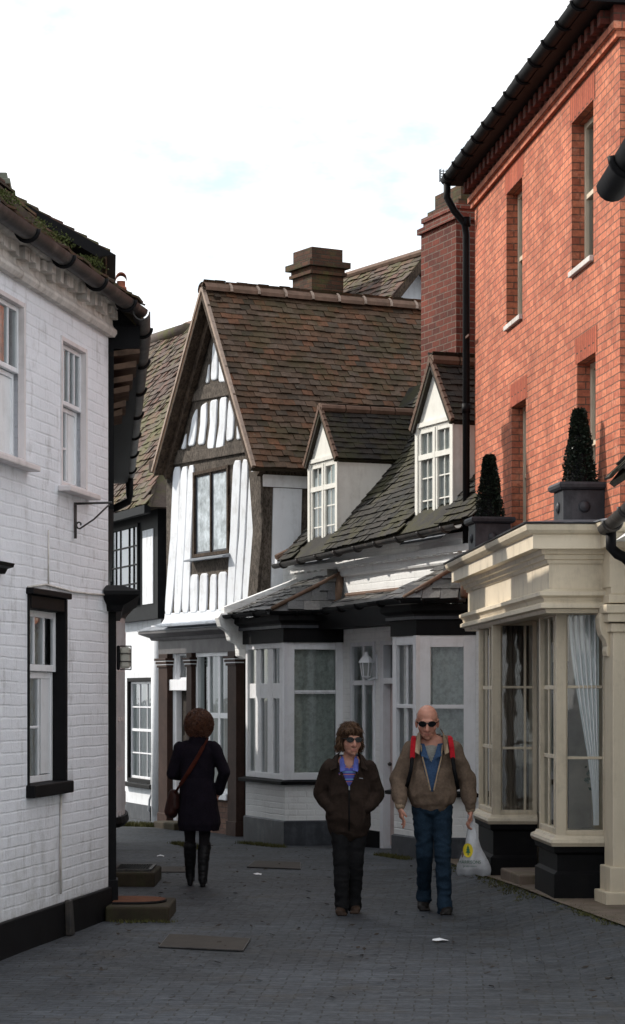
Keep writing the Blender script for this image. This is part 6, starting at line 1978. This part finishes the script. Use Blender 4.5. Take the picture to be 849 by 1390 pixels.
organic(q, 'coat', CO, wk, .0085, 4, .006, (6, 6, 4), cut=lambda p: p.z < .525)
q = MB()
for hp, kn, an in legsK:
    hp, kn, an = Vector(hp), Vector(kn), Vector(an); cap(q, hp, kn, (.078, .082), (.054, .056)); cap(q, kn, an, (.053, .058), (.038, .04))
organic(q, 'tights', clothmat('black_tights', (.014, .012, .014)), wk, .008, 3)
BT = clothmat('black_boot_leather', (.009, .009, .010), .3, 25, .2, .45)
for hp, kn, an in legsK:
    kn, an = Vector(kn), Vector(an); q = MB()
    cap(q, kn + Vector((0, 0, -.09)), kn.lerp(an, .55), (.061, .064), (.056, .060)); cap(q, kn.lerp(an, .55), an, (.055, .06), (.042, .047)); cap(q, an + Vector((0, -.01, -.015)), an + Vector((0, .10, -.055)), (.043, .045), (.038, .03)); cap(q, an + Vector((0, -.03, -.02)), (an.x, an.y - .035, .02), .032, .026)
    organic(q, 'boot', BT, wk, .0075, 3, .004, (10, 10, 20))
# her shoulder bag
sbag = thing('shoulder_bag', 'dark red-brown leather shoulder bag slung across the walking woman\'s back to her hip', 'bag', kp, 0)
LB_ = clothmat('brown_leather', (.028, .010, .008), .3, 20, .2, .5)
q = MB(); cap(q, (-.225, .02, .86), (-.245, .02, .70), (.05, .11), (.065, .14)); cap(q, (-.21, -.0, .84), (-.205, .0, .74), (.05, .10), (.05, .12))
organic(q, 'pouch', LB_, sbag, .009, 4, .004)
path = [(.085, .05, 1.385), (.095, -.04, 1.375), (.06, -.105, 1.31), (-.01, -.132, 1.18), (-.085, -.135, 1.06), (-.15, -.115, .96), (-.205, -.06, .88), (-.215, .0, .85)]
q = MB()
for a, b_ in zip(path[:-1], path[1:]): cap(q, a, b_, (.021, .007), (.021, .007), 8, xd=(.75, 0, .65))
q.build('strap', clothmat('red_brown_strap', (.055, .013, .008)), sbag, smooth=True)

# =====================================================================  CAMERA, SKY, SUN
cam = bpy.data.cameras.new('camera'); co = bpy.data.objects.new('camera', cam); col.objects.link(co)
co.location = (0, 0, H); co.rotation_euler = (R(90), 0, 0)
cam.sensor_fit = 'HORIZONTAL'; cam.sensor_width = 36; cam.lens = 36 * F / 849
cam.shift_y = (HY - 695) / 849
cam.clip_start = .1; cam.clip_end = 2000
scn.camera = co

EL, AZ = R(35), Vector((-.9, .43)).normalized()
S = Vector((AZ.x * math.cos(EL), AZ.y * math.cos(EL), math.sin(EL)))
sl = bpy.data.lights.new('sun', 'SUN'); sl.energy = 4.5; sl.angle = R(.55); sl.color = (1, .93, .84)
so = bpy.data.objects.new('sun', sl); col.objects.link(so); so.location = (-20, 20, 30); so.rotation_euler = S.to_track_quat('Z', 'Y').to_euler()
w = bpy.data.worlds.new('World'); scn.world = w; w.use_nodes = True
nt = w.node_tree; bg = nt.nodes['Background']
sky = nt.nodes.new('ShaderNodeTexSky'); sky.sky_type = 'NISHITA'; sky.sun_disc = False; sky.sun_elevation = EL; sky.sun_rotation = math.atan2(AZ.x, AZ.y) % (2 * math.pi)
sky.air_density = 1; sky.dust_density = 1.5; sky.ozone_density = 1
tc = nt.nodes.new('ShaderNodeTexCoord'); mp = nt.nodes.new('ShaderNodeMapping'); mp.inputs['Scale'].default_value = (1, 1, 2.2)
nz = nt.nodes.new('ShaderNodeTexNoise'); nz.inputs['Scale'].default_value = 5.5; nz.inputs['Detail'].default_value = 7; nz.inputs['Roughness'].default_value = .6
rp = nt.nodes.new('ShaderNodeValToRGB'); rp.color_ramp.elements[0].position = .37; rp.color_ramp.elements[0].color = (.40, .40, .40, 1); rp.color_ramp.elements[1].position = .52; rp.color_ramp.elements[1].color = (1, 1, 1, 1)
mx = nt.nodes.new('ShaderNodeMix'); mx.data_type = 'RGBA'; mx.inputs['B'].default_value = (12.0, 12.2, 12.5, 1)
nt.links.new(tc.outputs['Generated'], mp.inputs[0]); nt.links.new(mp.outputs[0], nz.inputs['Vector']); nt.links.new(nz.outputs['Fac'], rp.inputs[0])
nt.links.new(rp.outputs[0], mx.inputs['Factor']); tint = nt.nodes.new('ShaderNodeMix'); tint.data_type = 'RGBA'; tint.blend_type = 'MULTIPLY'; tint.inputs['Factor'].default_value = 1; tint.inputs['B'].default_value = (1.25, 1.6, 1.6, 1)
nt.links.new(sky.outputs[0], tint.inputs['A']); nt.links.new(tint.outputs['Result'], mx.inputs['A']); nt.links.new(mx.outputs['Result'], bg.inputs['Color'])
bg.inputs['Strength'].default_value = .12
scn.view_settings.view_transform = 'Standard'; scn.view_settings.look = 'None'; scn.view_settings.exposure = 0; scn.view_settings.gamma = 1
scn.cycles.max_bounces = 8; scn.cycles.transparent_max_bounces = 12; scn.cycles.caustics_reflective = False; scn.cycles.caustics_refractive = False
